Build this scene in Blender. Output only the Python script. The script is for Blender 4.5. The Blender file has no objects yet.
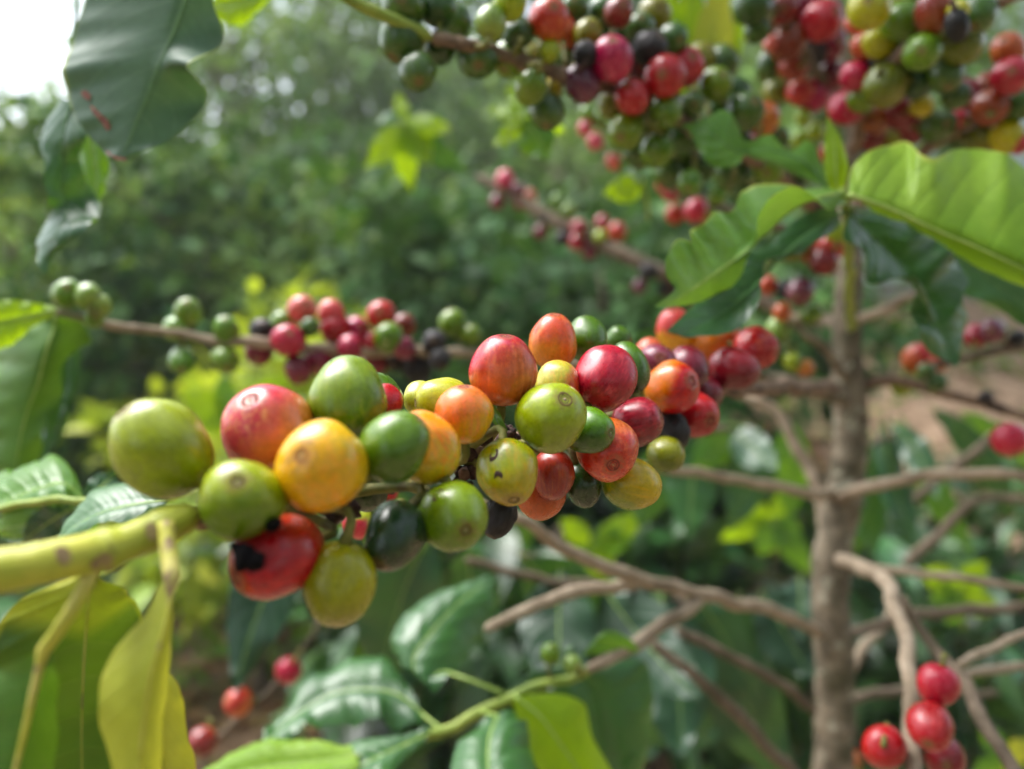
import bpy, math, random
import numpy as np
from mathutils import Vector, Matrix, noise

random.seed(7)
rng = np.random.default_rng(11)
scene = bpy.context.scene
COL = scene.collection
F_PX = 790.0
CX, CY = 512.0, 384.5
PITCH = math.radians(6.0)
CAM = Vector((0, 0, 1.15))
RT = Vector((1, 0, 0))
FW = Vector((0, math.cos(PITCH), -math.sin(PITCH)))
UP = Vector((0, math.sin(PITCH), math.cos(PITCH)))


def P(px, py, d):
    return CAM + RT * ((px - CX) / F_PX * d) + UP * (-(py - CY) / F_PX * d) + FW * d


def S(r, g, b):
    def f(c):
        c /= 255.0
        return c / 12.92 if c <= 0.04045 else ((c + 0.055) / 1.055) ** 2.4
    return (f(r), f(g), f(b), 1.0)


# ------------------------------------------------------------------ materials
def new_mat(name):
    m = bpy.data.materials.new(name)
    m.use_nodes = True
    nt = m.node_tree
    nt.nodes.clear()
    return m, nt


class NT:
    """small helper round a node tree"""
    def __init__(self, nt):
        self.nt = nt

    def n(self, typ, **kw):
        nd = self.nt.nodes.new(typ)
        for k, v in kw.items():
            setattr(nd, k, v)
        return nd

    def link(self, a, b):
        self.nt.links.new(a, b)

    def setin(self, sock, v):
        if hasattr(v, 'is_output'):
            self.link(v, sock)
        else:
            sock.default_value = v

    def math(self, op, a, b=0.0, c=0.0, clamp=False):
        nd = self.n('ShaderNodeMath', operation=op, use_clamp=clamp)
        self.setin(nd.inputs[0], a)
        self.setin(nd.inputs[1], b)
        self.setin(nd.inputs[2], c)
        return nd.outputs[0]

    def vmath(self, op, a, b):
        nd = self.n('ShaderNodeVectorMath', operation=op)
        self.setin(nd.inputs[0], a)
        self.setin(nd.inputs[1], b)
        return nd.outputs['Value'] if op in ('DOT_PRODUCT', 'LENGTH') else nd.outputs[0]

    def mix(self, fac, a, b, mode='MIX'):
        nd = self.n('ShaderNodeMix', data_type='RGBA', blend_type=mode)
        self.setin(nd.inputs['Factor'], fac)
        self.setin(nd.inputs[6], a)
        self.setin(nd.inputs[7], b)
        return nd.outputs[2]

    def noise(self, vec, scale, detail=3.0, rough=0.5):
        nd = self.n('ShaderNodeTexNoise')
        if vec is not None:
            self.link(vec, nd.inputs['Vector'])
        nd.inputs['Scale'].default_value = scale
        nd.inputs['Detail'].default_value = detail
        nd.inputs['Roughness'].default_value = rough
        return nd.outputs['Fac']

    def step(self, v, lo, hi, a=0.0, b=1.0):
        nd = self.n('ShaderNodeMapRange', interpolation_type='SMOOTHSTEP')
        self.setin(nd.inputs['Value'], v)
        nd.inputs['From Min'].default_value = lo
        nd.inputs['From Max'].default_value = hi
        nd.inputs['To Min'].default_value = a
        nd.inputs['To Max'].default_value = b
        return nd.outputs[0]

    def bump(self, h, strength, dist):
        nd = self.n('ShaderNodeBump')
        nd.inputs['Strength'].default_value = strength
        nd.inputs['Distance'].default_value = dist
        self.link(h, nd.inputs['Height'])
        return nd.outputs[0]

    def princ(self, color, rough=0.5, spec=0.5, normal=None, **kw):
        nd = self.n('ShaderNodeBsdfPrincipled')
        self.setin(nd.inputs['Base Color'], color)
        self.setin(nd.inputs['Roughness'], rough)
        self.setin(nd.inputs['Specular IOR Level'], spec)
        if normal is not None:
            self.link(normal, nd.inputs['Normal'])
        for k, v in kw.items():
            self.setin(nd.inputs[k.replace('_', ' ')], v)
        return nd.outputs[0]

    def out(self, sh):
        o = self.n('ShaderNodeOutputMaterial')
        self.link(sh, o.inputs['Surface'])


def cherry_mat(name, ca, cb, grad=(0, 0, 1), lo=-0.4, hi=0.5, streak=None, samt=0.5, vary=0.0,
               rough=0.30, spec=0.44, seed=0.0, fruit_sss=0.10, scuff=0.35, wrinkle=0.0, rimamt=0.5):
    """fruit skin: ca -> cb along the local direction grad, with streaks that run from stalk to tip"""
    m, nt = new_mat(name)
    t = NT(nt)
    co = t.n('ShaderNodeTexCoord').outputs['Object']
    off = t.vmath('ADD', co, (seed * 3.1, seed * 1.7, seed))
    if vary:
        rnd = t.n('ShaderNodeObjectInfo').outputs['Random']
        sc = t.n('ShaderNodeVectorMath', operation='SCALE')
        sc.inputs[0].default_value = (31, 17, 23)
        t.link(rnd, sc.inputs['Scale'])
        off = t.vmath('ADD', co, sc.outputs[0])
    n1 = t.noise(off, 1.6, 2)
    d = t.vmath('DOT_PRODUCT', co, grad)
    d = t.math('ADD', d, t.math('MULTIPLY', t.math('SUBTRACT', n1, 0.5), 0.9))
    col = t.mix(t.step(d, lo, hi), ca, cb)
    mp = t.vmath('MULTIPLY', off, (7.0, 7.0, 0.55))
    st = t.noise(mp, 1.0, 4, 0.6)
    if streak is not None:
        f = t.math('MULTIPLY', t.step(st, 0.42, 0.68), samt)
        f = t.math('MULTIPLY', f, t.step(t.noise(off, 1.1, 1), 0.35, 0.65))
        col = t.mix(f, col, streak)
    mot = t.noise(off, 9.0, 4, 0.65)
    hsv = t.n('ShaderNodeHueSaturation')
    t.link(col, hsv.inputs['Color'])
    t.link(t.step(t.math('ADD', t.math('MULTIPLY', mot, 0.6), t.math('MULTIPLY', st, 0.4)), 0.3, 0.7, 0.66, 1.02), hsv.inputs['Value'])
    hsv.inputs['Saturation'].default_value = 1.12 if ca[1] > ca[0] * .95 else 1.05
    if vary:
        t.link(t.math('MULTIPLY_ADD', rnd, vary, 0.5 - vary / 2), hsv.inputs['Hue'])
    col = hsv.outputs[0]
    # pale pin-prick lenticels, brown scuffs and the browned rim round the tip
    vo = t.n('ShaderNodeTexVoronoi')
    vo.inputs['Scale'].default_value = 11.0
    t.link(off, vo.inputs['Vector'])
    dots = t.step(vo.outputs['Distance'], 0.03, 0.10, 0.16, 0.0)
    col = t.mix(dots, col, S(215, 190, 140))
    scf = t.step(t.noise(off, 4.2, 6, 0.72), 0.66, 0.76, 0.0, scuff)
    col = t.mix(scf, col, S(96, 66, 40))
    z = t.n('ShaderNodeSeparateXYZ')
    t.link(co, z.inputs[0])
    rim = t.step(z.outputs['Z'], 0.90, 0.955, 0.0, rimamt)
    rim = t.math('MULTIPLY', rim, t.step(t.noise(off, 6, 3), 0.3, 0.6))
    col = t.mix(rim, col, S(120, 88, 52))
    h = t.math('ADD', t.math('MULTIPLY', mot, 0.4), t.noise(off, 30, 2))
    if wrinkle:
        h = t.math('ADD', t.math('MULTIPLY', t.noise(mp, 1.5, 5, 0.7), 4.0 * wrinkle), h)
    nrm = t.bump(h, 0.12 + 0.6 * wrinkle, 0.0004 + 0.001 * wrinkle)
    rg = t.step(t.noise(off, 3.0, 4, 0.6), 0.3, 0.7, rough - 0.09, rough + 0.10)
    sh = t.princ(col, rg, spec, nrm, Subsurface_Weight=fruit_sss, Subsurface_Scale=0.0025,
                 Subsurface_Radius=(1.0, 0.5, 0.25), Coat_Weight=0.25, Coat_Roughness=0.16)
    t.out(sh)
    return m


def leaf_mat(name, c1, c2, trans, tw=0.35, rough=0.32, spec=0.5, vein=None, vamt=0.45, edge=None,
             island=0.0, blot=None, blot_at=0.62, nscale=25.0, bump=0.6, nveins=9.0, basecol=None):
    """leaf blade: UV.x runs stalk to tip, UV.y across (0.5 = midrib)"""
    m, nt = new_mat(name)
    t = NT(nt)
    tc = t.n('ShaderNodeTexCoord')
    uv = t.n('ShaderNodeSeparateXYZ')
    t.link(tc.outputs['UV'], uv.inputs[0])
    u, v = uv.outputs['X'], uv.outputs['Y']
    av = t.math('ABSOLUTE', t.math('MULTIPLY_ADD', v, 2.0, -1.0))
    co = tc.outputs['Object']
    n1 = t.noise(co, nscale, 3)
    col = t.mix(t.step(n1, 0.32, 0.68), c1, c2)
    if basecol is not None:   # light painted in: the blade is another colour near its stalk end
        k = t.math('ADD', u, t.math('MULTIPLY', t.math('SUBTRACT', n1, 0.5), 0.35))
        col = t.mix(t.step(k, basecol[1], basecol[2], 1.0, 0.0), col, basecol[0])
    if edge is not None:
        e = t.math('ADD', av, t.math('MULTIPLY', t.math('SUBTRACT', n1, 0.5), 0.3))
        col = t.mix(t.step(e, edge[1], edge[2]), col, edge[0])
    ph = t.math('SUBTRACT', t.math('MULTIPLY', u, nveins), t.math('MULTIPLY', t.math('POWER', av, 1.4), 2.0))
    fr = t.math('ABSOLUTE', t.math('SUBTRACT', t.math('FRACT', ph), 0.5))
    lat = t.step(fr, 0.0, 0.055, 1.0, 0.0)
    lat = t.math('MULTIPLY', lat, t.step(av, 0.75, 0.98, 1.0, 0.0))
    mid = t.step(av, 0.012, 0.05, 1.0, 0.0)
    vm = t.math('MAXIMUM', t.math('MULTIPLY', lat, 0.55), mid)
    if vein is not None:
        col = t.mix(t.math('MULTIPLY', vm, vamt), col, vein)
    fine = t.noise(co, nscale * 14, 3, 0.6)
    hsv = t.n('ShaderNodeHueSaturation')
    t.link(col, hsv.inputs['Color'])
    val = t.step(fine, 0.25, 0.75, 0.90, 1.10)
    if island:
        ri = t.n('ShaderNodeNewGeometry').outputs['Random Per Island']
        val = t.math('MULTIPLY', val, t.step(ri, 0.0, 1.0, 1 - island, 1 + island * 1.3))
        t.link(t.math('MULTIPLY_ADD', t.math('FRACT', t.math('MULTIPLY', ri, 7.31)), 0.06, 0.47), hsv.inputs['Hue'])
    t.link(val, hsv.inputs['Value'])
    col = hsv.outputs[0]
    if blot is not None:
        b = t.step(t.noise(co, nscale * 2.2, 5, 0.7), blot_at, blot_at + 0.1, 0.0, 0.8)
        col = t.mix(b, col, blot)
    # blade quilted between its side veins
    q = t.step(fr, 0.0, 0.32)
    h = t.math('ADD', t.math('MULTIPLY', q, 1.0), t.math('MULTIPLY', fine, 0.25))
    nrm = t.bump(h, bump * 0.6, 0.0006)
    rg = t.step(t.noise(co, nscale * 3, 3), 0.3, 0.7, rough - 0.06, rough + 0.1)
    a = t.princ(col, rg, spec, nrm)
    tr = t.n('ShaderNodeBsdfTranslucent')
    tcol = t.mix(1.0, t.mix(0.5, col, (0.6, 0.6, 0.6, 1)), trans, 'MULTIPLY')
    tcol = t.mix(0.55, tcol, trans)
    tcol = t.mix(t.math('MULTIPLY', vm, 0.5), tcol, S(60, 80, 20))
    t.link(tcol, tr.inputs['Color'])
    mx = t.n('ShaderNodeMixShader')
    mx.inputs[0].default_value = tw
    t.link(a, mx.inputs[1])
    t.link(tr.outputs[0], mx.inputs[2])
    t.out(mx.outputs[0])
    return m


def bark_mat(name, c1, c2, c3, scale=90.0, rough=0.85, bump=0.7, spots=None, spec=0.25):
    m, nt = new_mat(name)
    t = NT(nt)
    co = t.n('ShaderNodeTexCoord').outputs['Object']
    n1 = t.noise(co, scale, 5, 0.65)
    n2 = t.noise(co, scale * 5, 4, 0.7)
    n3 = t.noise(co, scale * 0.35, 3)
    col = t.mix(t.step(n1, 0.35, 0.65), c1, c2)
    col = t.mix(t.step(n3, 0.52, 0.66, 0, 0.85), col, c3)
    col = t.mix(t.step(n2, 0.55, 0.75, 0, 0.45), col, S(60, 48, 40))
    if spots is not None:
        col = t.mix(t.step(t.noise(co, scale * 1.2, 4), 0.58, 0.66), col, spots)
    h = t.math('ADD', n1, t.math('MULTIPLY', n2, 0.5))
    sh = t.princ(col, rough, spec, t.bump(h, bump, 0.0015))
    t.out(sh)
    return m


def scar_mat(name, ring, centre, rim):
    """the ringed scar at a fruit's tip: pale stub, dark groove, raised lip"""
    m, nt = new_mat(name)
    t = NT(nt)
    co = t.n('ShaderNodeTexCoord').outputs['Object']
    xy = t.vmath('MULTIPLY', co, (1, 1, 0))
    nz = t.noise(co, 16, 4, .7)
    r = t.math('ADD', t.vmath('LENGTH', xy, (0, 0, 0)), t.math('MULTIPLY', t.math('SUBTRACT', nz, .5), .06))
    col = t.mix(t.step(r, .03, .065), centre, ring)
    col = t.mix(t.step(r, .10, .16), col, rim)
    col = t.mix(t.step(t.noise(co, 40, 3), .5, .7, 0, .5), col, S(70, 52, 38))
    t.out(t.princ(col, .75, .3, t.bump(t.noise(co, 50, 3), .5, .0003)))
    return m


def ground_mat():
    m, nt = new_mat('leaf_littered_soil')
    t = NT(nt)
    co = t.n('ShaderNodeTexCoord').outputs['Object']
    n1 = t.noise(co, 1.1, 5, 0.6)
    n2 = t.noise(co, 14, 5, 0.7)
    n3 = t.noise(co, 60, 3, 0.7)
    soil = t.mix(t.step(n2, 0.35, 0.65), S(112, 90, 70), S(160, 136, 112))
    soil = t.mix(t.step(n3, 0.55, 0.7, 0, 0.6), soil, S(80, 60, 44))
    green = t.mix(t.step(n2, 0.3, 0.7), S(52, 72, 30), S(92, 112, 46))
    sp = t.n('ShaderNodeSeparateXYZ')
    t.link(co, sp.inputs[0])
    far = t.step(sp.outputs['Y'], 4.5, 8.0)
    col = t.mix(t.step(t.math('ADD', n1, t.math('MULTIPLY', far, 0.35)), 0.54, 0.66), soil, green)
    sh = t.princ(col, 0.95, 0.15, t.bump(t.math('ADD', n2, n3), 0.8, 0.02))
    t.out(sh)
    return m


def plain_mat(name, c1, c2, scale, rough=0.6, spec=0.3, lines=None):
    m, nt = new_mat(name)
    t = NT(nt)
    co = t.n('ShaderNodeTexCoord').outputs['Object']
    col = t.mix(t.step(t.noise(co, scale, 4), 0.35, 0.65), c1, c2)
    sh = t.princ(col, rough, spec)
    t.out(sh)
    return m


M = {}
# leaves
M['leaf_grey'] = leaf_mat('grey_green_leaf', S(62, 92, 68), S(74, 104, 78), S(70, 110, 46), tw=0.20, rough=0.50, spec=0.6,
                          bump=.1, vein=S(140, 165, 130), vamt=0.3, edge=(S(150, 165, 80), 0.97, 1.05))
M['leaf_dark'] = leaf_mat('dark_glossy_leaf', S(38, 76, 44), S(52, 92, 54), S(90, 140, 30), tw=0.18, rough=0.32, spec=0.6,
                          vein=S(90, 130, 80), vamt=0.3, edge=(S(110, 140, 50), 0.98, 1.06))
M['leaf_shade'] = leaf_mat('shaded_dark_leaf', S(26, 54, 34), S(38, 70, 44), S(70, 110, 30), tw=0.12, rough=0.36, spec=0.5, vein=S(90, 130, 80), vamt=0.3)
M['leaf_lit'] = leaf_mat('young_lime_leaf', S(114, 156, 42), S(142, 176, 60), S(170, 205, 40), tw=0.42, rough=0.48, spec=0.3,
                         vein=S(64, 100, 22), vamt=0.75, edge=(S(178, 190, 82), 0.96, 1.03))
M['leaf_young'] = leaf_mat('young_grey_lime_leaf', S(78, 122, 44), S(100, 140, 62), S(140, 180, 40), tw=0.30, rough=0.36, spec=0.55, vein=S(150, 176, 80), vamt=0.4, edge=(S(178, 190, 82), 0.96, 1.03), bump=.35)
M['leaf_mid'] = leaf_mat('mid_green_leaf', S(66, 116, 38), S(92, 138, 46), S(140, 185, 30), tw=0.38, rough=0.30, spec=0.5,
                         vein=S(150, 178, 90), vamt=0.4, edge=(S(150, 170, 60), 0.97, 1.04))
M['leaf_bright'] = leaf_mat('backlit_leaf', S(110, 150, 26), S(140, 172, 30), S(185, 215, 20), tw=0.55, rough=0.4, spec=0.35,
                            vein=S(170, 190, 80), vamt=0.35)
M['leaf_plain'] = leaf_mat('plain_green_leaf', S(62, 102, 32), S(78, 116, 38), S(110, 150, 20), tw=0.22, rough=0.45, spec=0.35, vein=S(140, 160, 70), vamt=0.3, bump=0.2)
M['leaf_yellow'] = leaf_mat('yellowing_leaf', S(164, 176, 62), S(186, 190, 76), S(206, 200, 50), tw=0.45, rough=0.45, spec=0.35, bump=0.15,
                            vein=S(190, 190, 110), vamt=0.15, blot=S(128, 104, 52), blot_at=0.70, edge=(S(196, 172, 40), 0.95, 1.02))
M['leaf_lit_and_shaded'] = leaf_mat('lit_rim_shaded_leaf', S(28, 58, 24), S(42, 76, 26), S(110, 140, 15), tw=0.25, rough=0.45, spec=0.35,
                             vein=S(120, 140, 60), vamt=0.35, basecol=(S(168, 170, 42), 0.20, 0.30), edge=(S(176, 172, 46), 0.90, 1.0))  # yellow paints light on base and rim, dark green the shaded underside
M['leaf_gloss'] = leaf_mat('shiny_wavy_leaf', S(34, 78, 34), S(52, 100, 42), S(100, 155, 30), tw=0.22, rough=0.35, spec=0.7,
                           vein=S(140, 175, 110), vamt=0.25, bump=0.28)
M['crown_near'] = leaf_mat('shrub_foliage', S(32, 64, 34), S(52, 88, 40), S(120, 160, 30), tw=0.20, rough=0.34, spec=0.5,
                           vein=S(110, 140, 80), vamt=0.3, island=0.45, nscale=6)
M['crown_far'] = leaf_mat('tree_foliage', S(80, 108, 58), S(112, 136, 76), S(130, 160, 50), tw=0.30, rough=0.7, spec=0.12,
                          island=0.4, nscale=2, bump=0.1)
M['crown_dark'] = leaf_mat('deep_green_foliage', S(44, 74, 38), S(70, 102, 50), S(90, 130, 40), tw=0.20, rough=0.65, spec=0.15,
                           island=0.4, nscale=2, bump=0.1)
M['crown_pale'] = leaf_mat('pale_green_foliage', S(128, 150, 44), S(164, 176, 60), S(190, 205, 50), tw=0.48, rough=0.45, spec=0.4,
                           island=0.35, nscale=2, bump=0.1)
M['grass'] = leaf_mat('weed_foliage', S(70, 104, 38), S(112, 140, 52), S(150, 185, 40), tw=0.35, rough=0.5, spec=0.3, island=0.4, nscale=3, bump=0.1)
M['litter'] = leaf_mat('dead_leaf', S(120, 88, 58), S(158, 126, 90), S(150, 110, 60), tw=0.1, rough=0.8, spec=0.2, island=0.5, nscale=5, bump=0.2)
M['rib'] = plain_mat('pale_midrib', S(150, 172, 88), S(128, 156, 70), 300, 0.45)
M['rib_dark'] = plain_mat('green_midrib', S(92, 128, 76), S(70, 108, 58), 300, 0.45)
M['rib_yellow'] = bark_mat('yellow_petiole', S(186, 182, 78), S(168, 168, 56), S(196, 186, 110), 260, 0.5, 0.2, spots=S(140, 116, 92))
# wood
M['bark'] = bark_mat('grey_brown_bark', S(86, 78, 64), S(130, 118, 100), S(76, 74, 56), 90, spots=S(150, 146, 128))
M['bark_pale'] = bark_mat('pale_twig_bark', S(140, 124, 104), S(164, 148, 128), S(112, 98, 80), 110)
M['bark_dull'] = bark_mat('brown_twig_bark', S(92, 80, 66), S(116, 102, 86), S(78, 70, 54), 110)
M['bark_dark'] = bark_mat('dark_fruiting_bark', S(104, 84, 70), S(140, 118, 98), S(76, 62, 54), 260)
M['shoot'] = bark_mat('yellow_green_shoot', S(158, 164, 50), S(178, 176, 62), S(140, 148, 44), 120, 0.45, 0.25, spots=S(128, 96, 66), spec=0.4)
M['shoot_green'] = bark_mat('green_shoot', S(120, 140, 50), S(142, 156, 66), S(104, 124, 46), 120, 0.5, 0.2, spec=0.35)
M['scar'] = scar_mat('brown_calyx_scar', S(96, 74, 46), S(166, 140, 108), S(134, 108, 60))
M['scar_green'] = scar_mat('olive_calyx_scar', S(58, 42, 24), S(164, 144, 118), S(104, 86, 40))
M['scar_red'] = scar_mat('red_brown_calyx_scar', S(70, 28, 22), S(176, 116, 80), S(126, 50, 36))
M['scar_yellow'] = scar_mat('tan_calyx_scar', S(112, 68, 34), S(190, 150, 110), S(164, 108, 46))
M['stalk'] = bark_mat('green_fruit_stalk', S(104, 112, 48), S(126, 120, 62), S(88, 80, 48), 500, 0.6, 0.3)
M['bract'] = bark_mat('dried_bract', S(52, 38, 36), S(84, 62, 56), S(110, 86, 72), 500, 0.9, 0.8)
M['black'] = cherry_mat('dried_black_skin', S(24, 20, 22), S(44, 36, 38), rough=0.55, spec=0.35, fruit_sss=0.0, scuff=0.3, wrinkle=1.0)
M['fluff'] = bark_mat('charred_black_petal', S(14, 13, 15), S(26, 24, 26), S(20, 18, 20), 900, 0.95, 1.0, spec=0.1)
M['ground'] = ground_mat()


# ------------------------------------------------------------------ object helpers
def link(o, parent=None):
    COL.objects.link(o)
    if parent is not None:
        o.parent = parent
        pm = parent.matrix_basis
        if o.matrix_basis == Matrix.Identity(4):
            o.matrix_parent_inverse = pm.inverted()   # mesh built in world coordinates
    return o


def mesh_obj(name, verts, faces, mat, parent=None, smooth=True, uvs=None, local=False):
    me = bpy.data.meshes.new(name)
    me.from_pydata([tuple(v) for v in verts], [], faces)
    if uvs is not None:
        ul = me.uv_layers.new(name='UVMap')
        idx = np.empty(len(me.loops), dtype=np.int32)
        me.loops.foreach_get('vertex_index', idx)
        ul.data.foreach_set('uv', np.asarray(uvs, dtype=np.float32)[idx].ravel())
    if smooth:
        me.polygons.foreach_set('use_smooth', [True] * len(me.polygons))
    me.materials.append(mat)
    me.update()
    o = bpy.data.objects.new(name, me)
    COL.objects.link(o)
    if parent is not None:
        o.parent = parent
        if not local:
            o.matrix_parent_inverse = parent.matrix_basis.inverted()
    return o


def thing(name, label, cat, loc, group=None):
    o = bpy.data.objects.new(name, None)
    o.empty_display_size = 0.01
    o.location = loc
    COL.objects.link(o)
    o['label'] = label
    o['category'] = cat
    if group:
        o['group'] = group
    return o


def catmull(pts, n):
    pts = [np.asarray(p, dtype=float) for p in pts]
    k = len(pts)
    ext = [2 * pts[0] - pts[1]] + pts + [2 * pts[-1] - pts[-2]]
    out = []
    for i in range(n):
        s = i / (n - 1) * (k - 1)
        j = min(int(s), k - 2)
        f = s - j
        p0, p1, p2, p3 = ext[j], ext[j + 1], ext[j + 2], ext[j + 3]
        out.append(0.5 * (2 * p1 + (p2 - p0) * f + (2 * p0 - 5 * p1 + 4 * p2 - p3) * f * f + (3 * p1 - p0 - 3 * p2 + p3) * f ** 3))
    return out


def tube_data(pts, radii, seg=10, rough=0.0, node=0.0, node_len=0.02, seed=0.0, cap=True):
    pts = [Vector(p) for p in pts]
    verts, faces = [], []
    n = len(pts)
    t0 = (pts[1] - pts[0]).normalized()
    ref = Vector((0.13, 0.31, 0.94)) if abs(t0.z) < 0.8 else Vector((0.94, 0.31, 0.13))
    nx = t0.cross(ref).normalized()
    run = 0.0
    for i in range(n):
        if i:
            run += (pts[i] - pts[i - 1]).length
        t = (pts[min(i + 1, n - 1)] - pts[max(i - 1, 0)]).normalized()
        nx = (nx - t * nx.dot(t)).normalized()
        ny = t.cross(nx)
        r = radii[i]
        if node:
            wr = run / node_len + 0.55 * noise.noise(Vector((run / node_len * 0.8, seed * 3.7, 1.0)))
            f = wr % 1.0
            amp = node * (0.25 + 0.75 * abs(noise.noise(Vector((math.floor(wr) * 1.7 + seed, seed, 4.0)))) * 2)
            r *= 1 + amp * 0.55 * math.exp(-((f - 0.5) / 0.11) ** 2)
        for k in range(seg):
            a = 2 * math.pi * k / seg
            dv = nx * math.cos(a) + ny * math.sin(a)
            rr = r
            if rough:
                q = pts[i] * (0.6 / max(r, 1e-4)) + dv * 1.0 + Vector((seed, seed * 2, 0))
                rr *= 1 + rough * noise.noise(q) + rough * 0.5 * noise.noise(q * 2.7)
            verts.append(pts[i] + dv * rr)
    for i in range(n - 1):
        for k in range(seg):
            a, b = i * seg + k, i * seg + (k + 1) % seg
            faces.append((a, b, b + seg, a + seg))
    if cap:
        faces.append(tuple(range(seg))[::-1])
        faces.append(tuple((n - 1) * seg + k for k in range(seg)))
    return verts, faces


def px_path(spec, n):
    """spec rows: px, py, depth, width in px -> world points and radii"""
    rows = catmull([(P(a, b, d)[:] + (w * d / F_PX / 2,)) for a, b, d, w in spec], n)
    return [r[:3] for r in rows], [max(float(r[3]), 0.0002) for r in rows]


def branch(name, spec, mat, parent, n=60, rough=0.22, node=0.35, node_len=0.022, seg=12, label=None, seed=None):
    pts, rad = px_path(spec, n)
    sd = random.random() * 50 if seed is None else seed
    out, run = [], 0.0
    for i, p in enumerate(pts):
        p = Vector(p)
        if i:
            run += (p - Vector(pts[i - 1])).length / (rad[i] * 9)
        out.append(p + Vector((noise.noise(Vector((sd, run, 0))), noise.noise(Vector((sd + 9, run, 3))), noise.noise(Vector((sd, 7, run))))) * rad[i] * 0.9)
    pts = out
    rad[-1] *= .4; rad[-2] *= .75; rad[0] *= .5
    v, f = tube_data(pts, rad, seg, rough, node, node_len, sd)
    o = mesh_obj(name, v, f, mat, parent)
    if label:
        o['label'] = label
    return o, pts


def loft_leaf(parent, mat, ribmat, d, stations, nu=48, nv=8, bulge=1.0, wave=0.0, nwave=5, quilt=0.12, petiole=None,
              name='leaf', label=None, rib_r=0.7, seed=None, pet_r=None, tilt=None):
    """leaf blade lofted through stations (left edge, midrib, right edge); pixel x, y and depth offset in mm"""
    sd = random.random() * 40 if seed is None else seed
    def tr(s):
        return [P(s[3 * k], s[3 * k + 1], d + s[3 * k + 2] / 1000.0)[:] for k in range(3)]
    if tilt:      # the blade swings away in depth along the pixel x axis (mm per pixel)
        stations = [tuple(v + (s[i - 2] - tilt[0]) * tilt[1] if i % 3 == 2 else v for i, v in enumerate(s)) for s in stations]
    rows = [tr(s) for s in stations]
    Lr = catmull([r[0] for r in rows], nu)
    Mr = catmull([r[1] for r in rows], nu)
    Rr = catmull([r[2] for r in rows], nu)
    verts, uvs, faces = [], [], []
    w = 2 * nv + 1
    for i in range(nu):
        u = i / (nu - 1)
        m_ = Vector(Mr[i])
        tg = Vector(Mr[min(i + 1, nu - 1)]) - Vector(Mr[max(i - 1, 0)])
        for j in range(w):
            v = j / nv - 1.0
            e = Vector(Lr[i]) if v < 0 else Vector(Rr[i])
            side = (Vector(Rr[i]) - Vector(Lr[i]))
            nrm = tg.cross(side)
            if nrm.length > 1e-12:
                nrm.normalize()
            if nrm.dot(CAM - m_) < 0:
                nrm = -nrm
            a = abs(v)
            p = m_.lerp(e, a)
            wd = (e - m_).length
            p = p + nrm * (bulge * 0.16 * wd * 4 * a * (1 - a))
            ph = u * 9 - 2.0 * a ** 1.4
            p = p + nrm * (quilt * 0.001 * math.cos(2 * math.pi * ph) * min(1, a * 5) * (1 - a * 0.5))
            if wave:
                wv = noise.noise(Vector((u * nwave * 1.3 + sd, sd * 1.7 + (3.3 if v < 0 else 0), 0.0)))
                wv2 = noise.noise(Vector((u * nwave * 3.1 + sd, sd * 0.7 + (8.3 if v < 0 else 0), 5.0)))
                p = p + nrm * (wave * 0.001 * (wv + 0.4 * wv2) * a ** 1.5 * 2)
            verts.append(p)
            uvs.append((u, j / (w - 1)))
    for i in range(nu - 1):
        for j in range(w - 1):
            a = i * w + j
            faces.append((a, a + 1, a + w + 1, a + w))
    lf = mesh_obj(name, verts, faces, mat, parent, uvs=uvs)
    if label:
        lf['label'] = label
    pts = [Vector(p) for p in Mr[:int(nu * 0.93)]]
    npet = 0
    if petiole:
        pp = [P(a, b, dd)[:] for a, b, dd in petiole] + [tuple(Mr[0])]
        pre = catmull(pp, 10)[:-1]
        npet = len(pre)
        pts = [Vector(p) for p in pre] + pts
    n = len(pts)
    pr = pet_r or rib_r * 1.25
    rad = [0.001 * (pr if i < npet else rib_r * (1.0 - 0.8 * (i - npet) / max(1, n - npet)) + (pr - rib_r) * max(0, 1 - (i - npet) / 4)) for i in range(n)]
    v, f = tube_data(pts, rad, 6)
    mesh_obj('midrib', v, f, ribmat, lf)
    return lf


# ------------------------------------------------------------------ cherry meshes
def cherry_mesh(seg, rings, seed, egg=0.06, lump=0.025, wrinkle=0.0, name='coffee_cherry'):
    verts, faces = [], []
    for i in range(rings + 1):
        th = math.pi * i / rings
        z0, r0 = math.cos(th), math.sin(th)
        r0 = r0 ** 0.93
        if i in (0, rings):
            r0 = 0.0001
        # flattened tip with a shallow dish, dimple at the stalk
        if z0 > 0:
            z0 -= 0.055 * math.exp(-(r0 / 0.20) ** 2)
        else:
            z0 += 0.10 * math.exp(-(r0 / 0.16) ** 2)
        for k in range(seg):
            a = 2 * math.pi * k / seg
            r = r0 * (1 - egg * z0)
            q = Vector((math.cos(a) * r0 * 1.1, math.sin(a) * r0 * 1.1, z0 * 1.1)) + Vector((seed, seed * 0.37, seed * 1.9))
            r *= 1 + lump * noise.noise(q) * 1.6 + 0.022 * math.cos(2 * a + seed)
            dz = 0.0
            if wrinkle:
                r *= 1 + wrinkle * noise.noise(q * 2.3) + wrinkle * 0.7 * noise.noise(Vector((q.x * 5, q.y * 5, q.z * 1.2)))
                dz = wrinkle * 0.3 * noise.noise(q * 1.7 + Vector((9, 0, 0)))
            verts.append((r * math.cos(a), r * math.sin(a), z0 + dz))
    for i in range(rings):
        for k in range(seg):
            a, b = i * seg + k, i * seg + (k + 1) % seg
            faces.append((a, a + seg, b + seg, b))
    me = bpy.data.meshes.new(name)
    me.from_pydata(verts, [], faces)
    me.polygons.foreach_set('use_smooth', [True] * len(me.polygons))
    me.update()
    return me


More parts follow.
